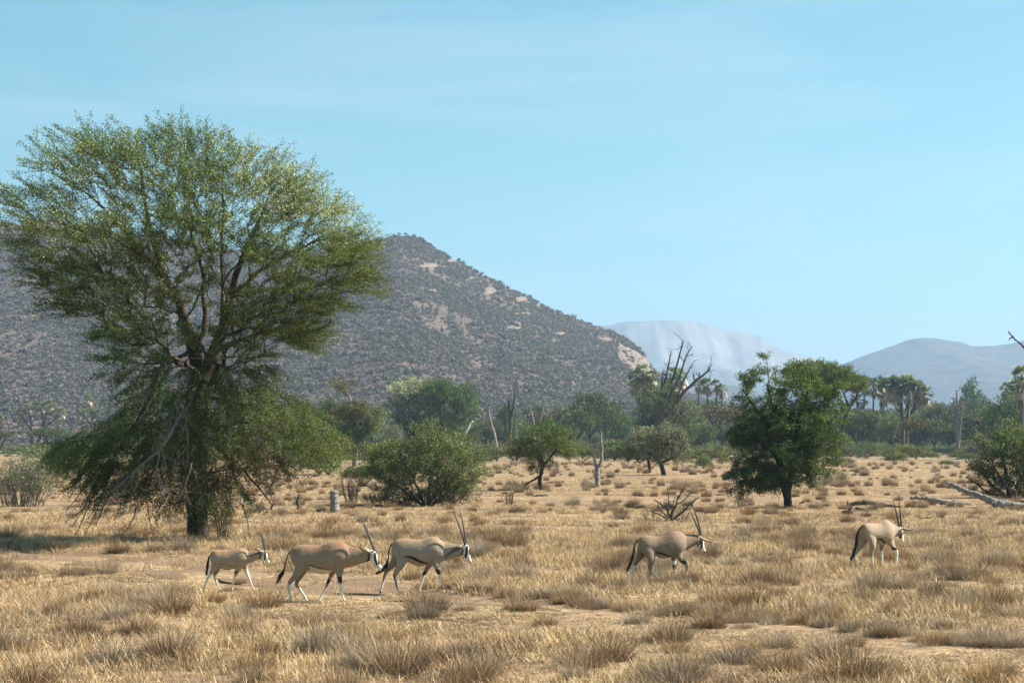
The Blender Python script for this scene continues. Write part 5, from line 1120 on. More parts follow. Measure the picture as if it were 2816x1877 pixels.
PR['s1'] = shrub(61, 'olive', 'olivebr'); PR['s2'] = shrub(62, 'green', 'olive'); PR['s3'] = shrub(63, 'brown', 'olivebr', 22); PR['s4'] = shrub(64, 'bush', 'green')
cnt_ = [0]
def put(kind, px, ptop, wpx, Y, label, cat='tree', group=None, name=None, pbase=None, seed=None):
    """ptop: photo row of the top of the crown; wpx: width in photo pixels"""
    cnt_[0] += 1; r = random.Random(cnt_[0]); d = PR[kind]; p = gbase(px, pbase, None) if pbase else gbase(px, 1250, Y); Y = p.y
    H = CAMZ-(ptop-1215)/F*Y-p.z; Wm = wpx/F*Y
    e = empty(name or d['name'], p, r.uniform(0, 6.28), (Wm/d['w'], Wm/d['w'], H/d['h'])); tag(e, label, cat, group)
    link('trunk', d['trunk'], e); link('crown', d['crown'], e); return e
GR = 'trees of the woodland behind the plain'
put('umb1', 138, 1174, 124, 500, 'flat umbrella acacia standing alone below the left palm cluster', group=GR)
put('umb2', 0, 1182, 60, 470, 'dark umbrella acacia cut by the left edge', group=GR)
put('rg', 905, 1092, 92, 420, 'bright green tree directly behind the pale-trunked tree', group=GR)
put('ro', 835, 1130, 90, 430, 'olive tree left of the pale-trunked tree, partly behind the big acacia', group=GR)
put('rgr', 1078, 1165, 60, 330, 'small grey-green tree below the silvery topped acacia', group=GR)
put('umb1', 1395, 1112, 70, 520, 'dark flat acacia far behind the tall dark snag', group=GR)
put('umb2', 1340, 1155, 110, 450, 'low dark acacia behind the pale forked dead tree', group=GR)
put('rd', 1290, 1165, 80, 430, 'shadowy tree behind the bone white branch', group=GR)
put('umbb', 1510, 1128, 130, 560, 'reddish brown leafless flat acacia behind the dead poles', group=GR)
put('umb2', 1478, 1112, 70, 640, 'tiny dark acacia far behind the reddish brown one', group=GR)
put('rgr', 1535, 1103, 44, 600, 'blue-grey leafed tree left of the biggest umbrella acacia', group=GR)
put('umb1', 1625, 1080, 150, 470, 'largest dark umbrella acacia left of the tree with dead branches', group=GR)
put('umb2', 1580, 1125, 110, 420, 'rounded dark acacia under the left side of the largest umbrella acacia', group=GR)
put('umb1', 1672, 1120, 90, 440, 'dark acacia under the right side of the largest umbrella acacia', group=GR)
put('rg', 1712, 1130, 60, 480, 'pale green tree between the largest umbrella acacia and the palms', group=GR)
put('rb', 1722, 1165, 50, 400, 'small bluish tree left of the grey-green pair', group=GR)
put('umbb', 1990, 1110, 130, 400, 'brown leafless flat-topped acacia left of the dark green tree', group=GR)
put('rg', 1965, 1098, 110, 560, 'green treetops below the row of four slim palms', group=GR)
put('rd', 1925, 1165, 90, 380, 'dark green bushy tree left of and behind the dark green tree', group=GR)
put('rd', 2400, 1130, 120, 430, 'dark tree to the left of the palm-like dead tree', group=GR)
put('umb1', 2360, 1150, 110, 400, 'flat dark acacia at the right side of the dark green tree', group=GR)
put('ro', 2450, 1140, 90, 410, 'olive tree directly left of the doum palm trunk', group=GR)
put('umbb', 2518, 1145, 80, 330, 'brown bare spreading bush right of the doum palm trunk', group=GR)
put('rd', 2560, 1105, 90, 600, 'deep green tree behind the brown bare bush', group=GR)
put('umb2', 2600, 1110, 120, 500, 'layered flat acacia left of the spiky dead palm', group=GR)
put('umb1', 2570, 1150, 110, 440, 'low dark layered acacia below the deep green tree', group=GR)
put('rb', 2668, 1042, 75, 520, 'blue-green leaning broadleaf tree right of the spiky dead palm', group=GR)
put('rb', 2705, 1085, 70, 530, 'lower blue-green tree right of the leaning one', group=GR)
put('umb2', 2690, 1125, 130, 430, 'dark layered acacia right of the spiky dead palm', group=GR)
put('rg', 2775, 1080, 130, 370, 'big green acacia near the right edge above the tangled bush', group=GR)
put('rd', 2850, 1075, 130, 380, 'dark acacia cut by the right edge', group=GR)
put('umb1', 2760, 1150, 140, 330, 'low spreading acacia behind the tangled bush at the right edge', group=GR)
put('umbb', 330, 1150, 90, 560, 'reddish bare acacia between the left palms and the big acacia', group=GR)
put('ro', 345, 1165, 110, 480, 'green scrubby tree right of the left palm clusters', group=GR)
# small acacias and scrub along the foot of the wood
SG = 'shrubs scattered where the wood meets the plain'
SH = [('s1', 905, 1192, 110, 1306, 'olive shrub left of the pale trunk, behind the big acacia skirt'), ('s4', 880, 1230, 110, 1304, 'low olive-green bush at the right end of the big acacia skirt'), ('s1', 1000, 1275, 100, 1338, 'light green low shrub left in front of the leafy bush'),
      ('s2', 1050, 1215, 80, 1300, 'green shrub right of the pale trunk'), ('s1', 820, 1250, 90, 1296, 'olive bush beyond the skirt of the big acacia'), ('s2', 790, 1215, 90, 1288, 'round green bush behind the right skirt of the big acacia'),
      ('s1', 320, 1262, 130, 1306, 'low green shrub left of the big acacia, nearest the trunk'), ('s4', 215, 1262, 120, 1304, 'low green shrub behind the left thicket'), ('s3', 150, 1268, 90, 1300, 'brownish low shrub at the edge of the left thicket'), ('s1', 400, 1250, 90, 1300, 'low shrub hidden behind the dark skirt of the big acacia'),
      ('s1', 20, 1238, 80, 1252, 'far low scrub at the left edge beyond the sand'), ('s2', 90, 1238, 70, 1251, 'far low scrub under the lone umbrella acacia'), ('s1', 165, 1237, 80, 1251, 'far low scrub right of the lone umbrella acacia'),
      ('s1', 1350, 1225, 90, 1268, 'olive scrub at the foot of the pale forked dead tree'), ('s1', 1410, 1228, 80, 1266, 'olive scrub below the tall dark snag'), ('s3', 1310, 1228, 80, 1270, 'brownish scrub right behind the leafy bush'), ('s1', 1600, 1225, 80, 1274, 'olive shrub left of the forked stub'), ('s2', 1690, 1210, 90, 1266, 'dark green shrub right of the forked stub'), ('s4', 1745, 1222, 50, 1262, 'small green bush behind the grey-green pair'),
      ('s3', 1690, 1206, 100, 1258, 'reddish brown scrub behind the forked stub'), ('s4', 1935, 1248, 60, 1288, 'small green bush with a dead stick right of the grey-green pair'), ('s2', 1895, 1225, 50, 1262, 'fresh green bush touching the grey-green tree'), ('s1', 1960, 1220, 80, 1258, 'yellowish scrub left of the dark green tree'), ('s1', 2000, 1222, 60, 1256, 'yellowish scrub touching the left side of the dark green tree'), ('s3', 1985, 1236, 30, 1252, 'little brown shrub left of the dark green tree'),
      ('s1', 2340, 1225, 60, 1256, 'low olive shrub right of the dark green tree'), ('s3', 2385, 1226, 44, 1257, 'brownish low shrub midway to the doum palm trunk'), ('s2', 2440, 1216, 60, 1252, 'dark green shrub left of the pale foot of the doum palm'), ('s1', 2410, 1222, 40, 1253, 'small olive shrub left of the doum palm foot'), ('s2', 2528, 1213, 60, 1243, 'green shrub right of the doum palm foot'), ('s1', 2500, 1220, 40, 1246, 'little olive shrub touching the doum palm foot'), ('s1', 2585, 1208, 60, 1243, 'olive shrub midway between the two palm trunks'),
      ('s2', 2630, 1222, 60, 1250, 'low green shrub under the spiky dead palm'), ('s1', 2690, 1205, 90, 1250, 'olive bush between the spiky dead palm and the tangled bush'), ('s2', 2665, 1238, 30, 1252, 'tiny dark bush left of the tangled bush'), ('s1', 2560, 1196, 120, 1236, 'yellow-green scrub far behind, left of the spiky dead palm'), ('s4', 2590, 1178, 60, 1240, 'round grey-green bush left of the spiky dead palm'), ('s3', 2570, 1240, 30, 1246, 'tiny brown tuft bush right of the doum palm')]
for kd, px, pt, wpx, pb, lb in SH: put(kd, px, pt, wpx, None, lb, 'shrub', SG, pbase=pb)

# ---------------------------------------------------------------- doum palms
def palm_head(r, R_=1.6, green=22, deadn=26):
    V, Fq, C = [], [], []; b = 0
    for q in range(green+deadn):
        dead = q >= green
        a = r.uniform(0, 2*math.pi); el = r.uniform(-0.3, 1.35) if not dead else r.uniform(-1.5, -0.5)
        d = np.array([math.cos(a)*math.cos(el), math.sin(a)*math.cos(el), math.sin(el)])
        pl = R_*(0.45 if not dead else 0.4)*r.uniform(.8, 1.2); c = d*pl+(np.array([0, 0, -0.5*R_*r.random()]) if dead else 0)
        s1 = norm(np.cross(d, [0, 0, 1.0])+1e-6); s1 = norm(s1+r.normal(size=3)*.25); colr = np.array((0.19, 0.235, 0.12)) if not dead else np.array((0.36, 0.285, 0.19))
        colr = colr*r.uniform(.7, 1.35)
        m_ = 9 if not dead else 5
        V += [c*0, c*0+np.array([0, 0, .05]), c]; Fq.append([b, b+1, b+2, b+2]); C += [colr*.8]*3; b += 3
        for j in range(m_):
            th = (j/(m_-1)-.5)*(2.3 if not dead else .9); dr = d*math.cos(th)+s1*math.sin(th); L_ = R_*0.62*r.uniform(.8, 1.1)*(1-.12*abs(th))
            tip = c+dr*L_+np.array([0, 0, -.12*L_ if not dead else -.5*L_]); md = c+dr*L_*.55; wv = norm(np.cross(dr, np.cross(d, s1)))*R_*.055
            V += [c, md+wv, tip, md-wv]; Fq.append([b, b+1, b+2, b+3]); C += [colr*r.uniform(.8, 1.2)]*4; b += 4
    return np.array(V), np.array(Fq), np.array(C)
PH = []
for q in range(4):
    V, Fq, C = palm_head(np.random.default_rng(70+q)); PH.append(mesh('palm_head', V, [Fq], M_palm, cols=C))
def palm(label, bx, Y, stems, seed, headR=1.6, extra=None, bark=M_char, cat='palm', name='doum_palm', head_scale=1.0, grp='doum palms of the riverside'):
    """stems: list of polylines in photo pixels (x, y, width); a head is put on each last point"""
    by = 1215+CAMZ*F/Y; k = Y/F; e = empty(name, gbase(bx, by, Y)); tag(e, label, cat, grp); r = np.random.default_rng(seed); rr = random.Random(seed)
    chs = []
    for st in stems:
        pts = np.array([((p[0]-bx)*k, r.normal()*0.25*(i_ > 0), (by-p[1])*k) for i_, p in enumerate(st)]); chs.append((pts, np.array([p[2]/2*k for p in st]), 7))
    tv, tf = tubes(chs); link('trunk', mesh('trunk', tv, [tf], bark, smooth=True), e)
    for (pts, rad, _), st in zip(chs, stems):
        if st[-1][2] < 0 : continue
        h = link('palm_head', PH[rr.randrange(4)], e, tuple(pts[-1])); s_ = headR/1.6*rr.uniform(.85, 1.15); h.scale = (s_, s_, s_*1.05); h.rotation_euler = (rr.uniform(-.2, .2), rr.uniform(-.2, .2), rr.uniform(0, 6))
    return e
b85 = 1242
palm('doum palm cluster with four drooping heads above the lone umbrella acacia', 88, 560, [[(90, 1245, 7), (86, 1180, 5), (82, 1140, 4), (72, 1112, 4)], [(88, 1245, 7), (84, 1180, 5), (64, 1150, 4), (58, 1135, 3)], [(92, 1245, 6), (118, 1175, 5), (118, 1140, 4), (108, 1118, 3)], [(92, 1245, 6), (120, 1172, 5), (128, 1140, 4), (137, 1112, 3)], [(92, 1245, 6), (124, 1172, 5), (150, 1155, 4), (165, 1135, 3)]], 1, 2.0)
palm('doum palm with one head standing high above its cluster, right of the four headed one', 272, 560, [[(272, 1245, 7), (262, 1180, 5), (252, 1130, 4), (249, 1096, 4)], [(270, 1245, 6), (258, 1180, 5), (236, 1150, 4), (222, 1132, 3)], [(272, 1245, 6), (268, 1170, 5), (262, 1140, 3)], [(276, 1245, 6), (280, 1170, 5), (295, 1130, 3)], [(276, 1245, 6), (282, 1165, 5), (306, 1150, 4), (315, 1150, 3)]], 2, 2.0)
palm('doum palm seen through the twigs at the left of the big acacia', 342, 560, [[(345, 1245, 6), (343, 1160, 5), (342, 1106, 4)], [(345, 1245, 6), (350, 1170, 5), (332, 1140, 4)], [(346, 1245, 6), (352, 1170, 5), (360, 1150, 4)]], 3, 2.0)
palm('single small palm head at the left edge below the hill', -2, 560, [[(-4, 1245, 6), (-2, 1190, 5), (0, 1152, 4)]], 4, 2.0)
palm('dark doum palm with hanging dead fronds left of the tree with dead branches', 1775, 380, [[(1775, 1256, 9), (1768, 1150, 7), (1756, 1090, 5), (1750, 1032, 4)], [(1775, 1256, 8), (1772, 1140, 6), (1768, 1080, 5), (1768, 1022, 4)], [(1776, 1256, 8), (1775, 1140, 6), (1790, 1080, 5), (1795, 1032, 4)], [(1775, 1256, 7), (1768, 1140, 5), (1752, 1100, 4), (1744, 1060, 3)], [(1775, 1256, 7), (1770, 1140, 5), (1775, 1080, 4), (1780, 1052, 3)]], 5, 1.75)
palm('doum palm heads behind the bare dead branches', 1850, 390, [[(1850, 1255, 8), (1850, 1150, 6), (1846, 1080, 5), (1843, 1028, 4)], [(1850, 1255, 8), (1855, 1150, 6), (1866, 1080, 4), (1872, 1034, 4)], [(1850, 1255, 8), (1853, 1150, 6), (1855, 1090, 4), (1858, 1050, 4)]], 6, 1.8)
for q, (x_, y_, tx) in enumerate([(1922, 1056, 1916), (1944, 1056, 1950), (1972, 1056, 1966), (1986, 1068, 1984)]):
    palm(['first slim palm of four, nearest the dead branches', 'second slim palm of four, with the fullest head', 'third slim palm of four, its trunk leaning left', 'last slim palm of four, lowest and rightmost'][q], tx, 430, [[(tx, 1250, 5), (tx+(x_-tx)*.3, 1140, 4), (x_, y_, 3)]], 10+q, 1.6)
for q, (x_, y_, tx) in enumerate([(2352, 1045, 2360), (2378, 1052, 2375), (2402, 1058, 2400), (2422, 1056, 2424), (2360, 1105, 2362), (2428, 1078, 2430)]):
    palm(['palm rising behind the olive flat-topped acacia, first of the row', 'second palm of the row left of the doum palm, drooping', 'third palm of the row, brown skirted', 'fourth palm of the row, nearest the doum palm', 'low palm head under the olive flat-topped acacia', 'brown drooping palm right beside the doum palm crown'][q], tx, 440, [[(tx, 1250, 6), (tx, 1140, 5), (x_, y_, 4)]], 20+q, 2.1)
palm('many-headed doum palm fanning out from a single pale-footed trunk', 2482, 400, [[(2482, 1256, 11), (2484, 1180, 10), (2476, 1110, 8), (2470, 1060, 6)], [(2482, 1240, 9), (2484, 1165, 8), (2478, 1090, 6), (2458, 1055, 4)], [(2484, 1180, 8), (2500, 1130, 6), (2498, 1080, 5), (2494, 1052, 4)], [(2484, 1175, 7), (2508, 1130, 5), (2518, 1095, 4), (2512, 1062, 3)], [(2486, 1175, 7), (2512, 1125, 5), (2530, 1095, 4), (2534, 1078, 3)], [(2484, 1180, 6), (2505, 1135, 5), (2538, 1105, 3), (2545, 1082, 3)], [(2480, 1140, 5), (2462, 1120, 4), (2452, 1085, 3), (2446, 1062, 3)], [(2480, 1130, 5), (2478, 1080, 4), (2484, 1050, 3)], [(2478, 1110, 5), (2466, 1080, 3), (2452, 1048, 3)], [(2490, 1130, 5), (2505, 1080, 3), (2504, 1050, 3)], [(2512, 1125, 5), (2528, 1085, 3), (2524, 1066, 3)], [(2500, 1130, 4), (2480, 1090, 3), (2466, 1072, 3)], [(2505, 1120, 4), (2515, 1085, 3), (2500, 1076, 3)]], 30, 1.9)
snag('pale bare limb inside the crown of the many-headed doum palm', 'fallen_branch', 2506, 1255, 396, [[(2495, 1256, 3), (2500, 1140, 4), (2506, 1100, 4), (2504, 1075, 4)]], M_dead, 44, 'branch')
# spiky dead palm
r = np.random.default_rng(9); Y = 415; k = Y/F; by = 1215+CAMZ*F/Y
ch = []
for st in ([(2635, by, 10), (2634, 1200, 9), (2632, 1130, 8), (2631, 1073, 3)], [(2635, by, 6), (2640, 1180, 6), (2645, 1130, 4), (2648, 1105, 2)], [(2634, by, 6), (2628, 1170, 6), (2624, 1120, 5), (2622, 1092, 2)]):
    pts = np.array([((p[0]-2635)*k, 0, (by-p[1])*k) for p in st]); s = np.linspace(0, len(st)-1, 30); P = np.stack([np.interp(s, np.arange(len(st)), pts[:, c_]) for c_ in range(3)], 1)
    R_ = np.interp(s, np.arange(len(st)), [p[2]/2*k for p in st]); ch.append((P, R_, 7))
    for q in range(60):
        i_ = r.integers(8, 30); d = norm(np.array([r.normal(), r.normal(), -.7+r.random()])); ch.append((np.array([P[i_], P[i_]+d*r.uniform(.5, 1.2)]), np.array([.09, .03]), 3))
e = empty('dead_palm', gbase(2635, by, Y)); tag(e, 'spiky dead palm with a thin ragged top, right of the many-headed doum palm', 'palm')
tv, tf = tubes(ch); link('trunk', mesh('trunk', tv, [tf], M_bark2), e)
palm('palm with a large brown-skirted head at the right edge', 2812, 330, [[(2812, 1260, 9), (2812, 1150, 7), (2810, 1030, 6)], [(2812, 1260, 8), (2808, 1150, 6), (2800, 1062, 5)]], 41, 1.9)
palm('small dark palm head left of the large one at the right edge', 2775, 420, [[(2775, 1252, 7), (2772, 1150, 6), (2768, 1068, 5)], [(2775, 1252, 7), (2780, 1150, 6), (2786, 1062, 5)]], 42, 1.8)

# ---------------------------------------------------------------- scattering (grass, far wood, hillside scrub)
def scatter(name, pts, rot, scl, idx, variants, matless=True, tilt=None):
    """one object: points carrying rot/scl/idx, instancing the variant meshes with geometry nodes"""
    me = bpy.data.meshes.new(name); me.vertices.add(len(pts)); me.vertices.foreach_set('co', np.asarray(pts, np.float32).ravel())
    for nm, v, ty in (('rot', rot, 'FLOAT'), ('scl', scl, 'FLOAT_VECTOR'), ('idx', idx, 'INT')):
        a = me.attributes.new(nm, ty, 'POINT')
        if ty == 'FLOAT_VECTOR': a.data.foreach_set('vector', np.asarray(v, np.float32).ravel())
        else: a.data.foreach_set('value', np.asarray(v, np.float32 if ty == 'FLOAT' else np.int32))
    cl = bpy.data.collections.new(name+'_kinds')
    for q, vm in enumerate(variants): cl.objects.link(bpy.data.objects.new('%s_kind_%03d' % (name, q), vm))
    o = bpy.data.objects.new(name, me); col.objects.link(o)
    g = bpy.data.node_groups.new(name, 'GeometryNodeTree'); g.interface.new_socket('Geometry', in_out='INPUT', socket_type='NodeSocketGeometry'); g.interface.new_socket('Geometry', in_out='OUTPUT', socket_type='NodeSocketGeometry')
    N = g.nodes; gi = N.new('NodeGroupInput'); go = N.new('NodeGroupOutput'); ip = N.new('GeometryNodeInstanceOnPoints'); ci = N.new('GeometryNodeCollectionInfo')
    ci.inputs[0].default_value = cl; ci.inputs['Separate Children'].default_value = True; ci.inputs['Reset Children'].default_value = True; ip.inputs['Pick Instance'].default_value = True
    def at_(nm, ty):
        a = N.new('GeometryNodeInputNamedAttribute'); a.data_type = ty; a.inputs[0].default_value = nm; return a.outputs[0]
    cx = N.new('ShaderNodeCombineXYZ'); g.links.new(at_('rot', 'FLOAT'), cx.inputs[2]); er = N.new('FunctionNodeEulerToRotation'); g.links.new(cx.outputs[0], er.inputs[0])
    g.links.new(gi.outputs[0], ip.inputs['Points']); g.links.new(ci.outputs[0], ip.inputs['Instance']); g.links.new(at_('idx', 'INT'), ip.inputs['Instance Index'])
    g.links.new(er.outputs[0], ip.inputs['Rotation']); g.links.new(at_('scl', 'FLOAT_VECTOR'), ip.inputs['Scale']); g.links.new(ip.outputs[0], go.inputs[0])
    md = o.modifiers.new('scatter', 'NODES'); md.node_group = g
    return tag(o, kind='stuff')

STR = np.array([(0.64, 0.47, 0.245), (0.55, 0.39, 0.19), (0.74, 0.58, 0.35), (0.40, 0.27, 0.145), (0.48, 0.37, 0.24), (0.86, 0.73, 0.50), (0.22, 0.15, 0.09)])*np.array([1.08, 1.04, 1.0])
def blades(r, n, R_, h, lean, w_, colsel, base_dark=0.55, clump=0, rad_out=0.0, curve=0.5, layers=3, dome=1.0):
    if clump:
        cc = r.uniform(-1, 1, (clump, 2))*R_; ci = r.integers(0, clump, n); b = cc[ci]+r.normal(size=(n, 2))*R_*0.10
    else:
        a = r.uniform(0, 2*math.pi, n); q = np.sqrt(r.random(n)); b = np.stack([np.cos(a)*q, np.sin(a)*q], 1)*R_
    B = np.concatenate([b, np.zeros((n, 1))-0.02], 1)
    hh = h*r.uniform(0.3, 1.2, n); az = r.uniform(0, 2*math.pi, n)
    if rad_out: out_ = np.concatenate([b/R_, np.zeros((n, 1))], 1)*rad_out
    else: out_ = 0
    D = np.stack([np.cos(az)*lean, np.sin(az)*lean, np.ones(n)], 1)*np.array([1, 1, 1])+out_
    D += r.normal(size=(n, 3))*(0.26 if rad_out else 0.12); D = norm(D)
    if rad_out: hh = hh*(1-(1-dome)*np.linalg.norm(b, axis=1)/R_)
    M = B+D*hh[:, None]*0.55; Tp = B+D*hh[:, None]+np.stack([D[:, 0], D[:, 1], -np.abs(D[:, 2])*0.3], 1)*hh[:, None]*curve*r.random((n, 1))
    S = norm(np.stack([np.cos(az+1.57+r.normal(size=n)*.8), np.sin(az+1.57+r.normal(size=n)*.8), np.zeros(n)], 1)); wv = (w_*r.uniform(.6, 1.4, n))[:, None]
    V = np.stack([B-S*wv*.5, B+S*wv*.5, M+S*wv*.4, Tp, M-S*wv*.4], 1).reshape(-1, 3)
    i = np.arange(n)[:, None]*5; Q = i+np.array([[0, 1, 2, 4]]); T = i+np.array([[4, 2, 3]])
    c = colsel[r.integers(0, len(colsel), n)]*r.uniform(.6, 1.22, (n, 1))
    C = np.stack([c*base_dark, c*base_dark, c, c*1.08, c], 1).reshape(-1, 3)  # darker foot: old dead stem bases, plus shade put into the colour
    return V, Q, T, C
def merge(parts):
    VV, QQ, TT, CC, b = [], [], [], [], 0
    for V, Q, T, C in parts: VV.append(V); QQ.append(Q+b); TT.append(T+b); CC.append(C); b += len(V)
    return np.concatenate(VV), np.concatenate(QQ), np.concatenate(TT), np.concatenate(CC)
def near_track(x, y):
    m = np.ones_like(x)
    for T in (TRACK, PATH2):
        e0 = np.interp(x, T[:, 0], T[:, 1])-np.interp(x, T[:, 0], T[:, 2]); m = np.minimum(m, np.where((y < e0+1) & (y > e0-4), .38, 1))
    return m
LIT, TUS = [], []
GREYB = np.array([(0.38, 0.27, 0.175), (0.28, 0.19, 0.12), (0.48, 0.355, 0.235), (0.23, 0.15, 0.09), (0.44, 0.30, 0.155)])
BROWN = np.array([(0.30, 0.18, 0.09), (0.22, 0.13, 0.07), (0.40, 0.26, 0.14), (0.36, 0.22, 0.11), (0.52, 0.37, 0.20)])
SILV = np.array([(0.45, 0.36, 0.26), (0.37, 0.285, 0.20), (0.56, 0.46, 0.34), (0.27, 0.195, 0.13)])
for q in range(6):
    r = np.random.default_rng(100+q)
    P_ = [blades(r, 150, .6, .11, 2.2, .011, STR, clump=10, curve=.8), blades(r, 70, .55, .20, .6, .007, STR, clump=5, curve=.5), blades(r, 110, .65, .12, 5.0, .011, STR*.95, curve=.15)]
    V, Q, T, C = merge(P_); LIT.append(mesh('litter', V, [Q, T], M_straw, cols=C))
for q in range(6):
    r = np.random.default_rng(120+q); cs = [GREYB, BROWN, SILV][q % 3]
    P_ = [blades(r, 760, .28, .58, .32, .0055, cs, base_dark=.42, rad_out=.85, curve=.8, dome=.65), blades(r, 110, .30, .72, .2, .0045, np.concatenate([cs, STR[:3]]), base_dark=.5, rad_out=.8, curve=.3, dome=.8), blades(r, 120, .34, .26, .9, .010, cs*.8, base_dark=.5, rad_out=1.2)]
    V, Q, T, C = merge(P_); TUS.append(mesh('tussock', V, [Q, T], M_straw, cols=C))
def pts_in_view(n, y0, y1, r, pw=1.0, tanh=0.300, off=3.0):
    y = y0+(y1-y0)*r.random(n)**pw; x = (r.random(n)*2-1)*(y*tanh+off); wgt = (y*tanh+off)/(y1*tanh+off); ok = r.random(n) < wgt
    return x[ok], y[ok]
r = np.random.default_rng(200)
XS, YS, SC = [], [], []
for n_, y0, y1, s0 in ((30000, 19.5, 62, 1.0), (22000, 60, 140, 1.35), (9000, 138, 290, 2.2)):
    x, y = pts_in_view(n_, y0, y1, r); dn = fbm(x/6, y/9, 77, 4)
    ok = (r.random(len(x)) > track_mask(x, y)*0.95) & (r.random(len(x)) < np.clip(0.66+dn*0.5, 0.2, 1))
    x, y, dn = x[ok], y[ok], dn[ok]; XS.append(x); YS.append(y); SC.append(s0*r.uniform(.7, 1.25, len(x))*np.clip(1+dn*.25, .7, 1.3))
x = np.concatenate(XS); y = np.concatenate(YS); s = np.concatenate(SC)
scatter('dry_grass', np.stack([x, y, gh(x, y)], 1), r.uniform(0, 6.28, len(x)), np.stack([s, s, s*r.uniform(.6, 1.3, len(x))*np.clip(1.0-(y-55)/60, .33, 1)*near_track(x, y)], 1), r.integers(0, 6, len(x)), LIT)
XS, YS, SC = [], [], []
for n_, y0, y1, s0 in ((1900, 19.5, 62, .68), (2900, 58, 140, .55), (1500, 135, 260, .7)):
    x, y = pts_in_view(n_, y0, y1, r); ok = (track_mask(x, y) < .3) & (r.random(len(x)) < np.clip(.5+fbm(x/5, y/8, 55, 3)*1.1, .03, 1)); x, y = x[ok], y[ok]
    XS.append(x); YS.append(y); SC.append(s0*np.minimum(np.exp(r.normal(size=len(x))*.33), 1.5))
for q in range(150):          # clumps along the upper lip of the track
    pxc = r.uniform(1150, 2750); i_ = int(np.argmin(np.abs(TRACK[:, 0]/TRACK[:, 1]*F+1408-pxc))); XS.append(TRACK[i_:i_+1, 0]+r.normal()*.3); YS.append(TRACK[i_:i_+1, 1]+TRACK[i_:i_+1, 2]*1.05+r.random()*.5); SC.append(np.array([r.uniform(.25, .55)]))
x = np.concatenate(XS); y = np.concatenate(YS); s = np.concatenate(SC)
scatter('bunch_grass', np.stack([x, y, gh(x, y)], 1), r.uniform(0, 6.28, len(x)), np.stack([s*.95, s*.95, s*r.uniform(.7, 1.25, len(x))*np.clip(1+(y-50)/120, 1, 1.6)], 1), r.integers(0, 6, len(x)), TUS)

TG = 'large grass tussocks of the plain'
TL = [(870, 1795, 200, 150, 2, 'large silvery-grey tussock below the feet of the rufous oryx'), (465, 1818, 220, 125, 0, 'broad dark-based grey tussock at bottom left, below the calf'), (70, 1885, 260, 130, 1, 'big brown tussock in the bottom left corner'), (240, 1735, 130, 60, 0, 'low dark tussock at lower left, above the broad grey one'),
      (145, 1695, 90, 75, 0, 'tussock near the left edge below the track'), (455, 1640, 130, 66, 2, 'wispy grey tussock left of the hind feet of the calf'), (690, 1855, 190, 120, 1, 'tussock at the bottom between the broad grey and the silvery one'), (1085, 1858, 280, 160, 0, 'wide grey-brown tussock at the bottom below the grey oryx'),
      (1262, 1752, 90, 46, 0, 'small tussock right above the wide grey-brown one'), (1600, 1830, 240, 130, 0, 'wide tussock at bottom centre-right'), (1850, 1878, 220, 120, 2, 'greyish tussock at the bottom edge left of the biggest brown one'), (2340, 1872, 340, 175, 1, 'biggest brown tussock, at the bottom right'), (2715, 1880, 190, 115, 1, 'brown tussock in the bottom right corner'),
      (2375, 1664, 110, 98, 0, 'tall narrow tussock below the leading oryx'), (2570, 1660, 100, 66, 1, 'brown tussock right of the tall narrow one'), (2610, 1580, 110, 60, 0, 'grey tussock right of the two rocks'), (2790, 1566, 100, 64, 1, 'dark tussock at the right edge beyond the rocks'), (1430, 1556, 100, 66, 0, 'dark-based tussock midway between the grey and the lean oryx'),
      (1632, 1562, 90, 50, 1, 'low brown tussock left of the lean brown oryx'), (2465, 1552, 120, 84, 1, 'brown tussock right behind the forelegs of the leading oryx'), (2190, 1512, 90, 60, 0, 'grey tussock between the lean and the leading oryx'), (2185, 1448, 40, 46, 1, 'small upright brown tuft in front of the dark green tree'), (1948, 1410, 54, 32, 0, 'dark tuft at the end of the shadow of the dark green tree'),
      (892, 1460, 70, 48, 0, 'dark-cored tussock behind the back of the rufous oryx'), (1100, 1432, 50, 46, 0, 'upright grey tuft between the stump and the leafy bush'), (2095, 1704, 120, 50, 1, 'dark clump overhanging the track at right'), (2555, 1760, 150, 44, 1, 'dark low clump overhanging the right end of the track'), (710, 1650, 60, 26, 0, 'tiny dark clump in front of the hind feet of the rufous oryx'),
      (1240, 1600, 110, 40, 1, 'dark tangle of grass behind the forefeet of the grey oryx'), (660, 1600, 60, 44, 0, 'thin grass tuft between the legs of the calf'), (2140, 1650, 100, 60, 0, 'sparse tussock above the dark clump by the track'), (1750, 1720, 120, 50, 2, 'pale tussock on the near side of the track below the lean oryx'), (1420, 1780, 150, 80, 1, 'brownish tussock between the wide grey-brown and the bottom centre-right one')]
for q, (px, py, wpx, hpx, kind, lb) in enumerate(TL):
    p = gbase(px, py); k = p.y/F; r_ = random.Random(q)
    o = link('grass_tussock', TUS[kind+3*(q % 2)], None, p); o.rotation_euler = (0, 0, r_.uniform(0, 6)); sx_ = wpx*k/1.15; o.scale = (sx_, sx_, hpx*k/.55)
    tag(o, lb, 'tussock', TG)

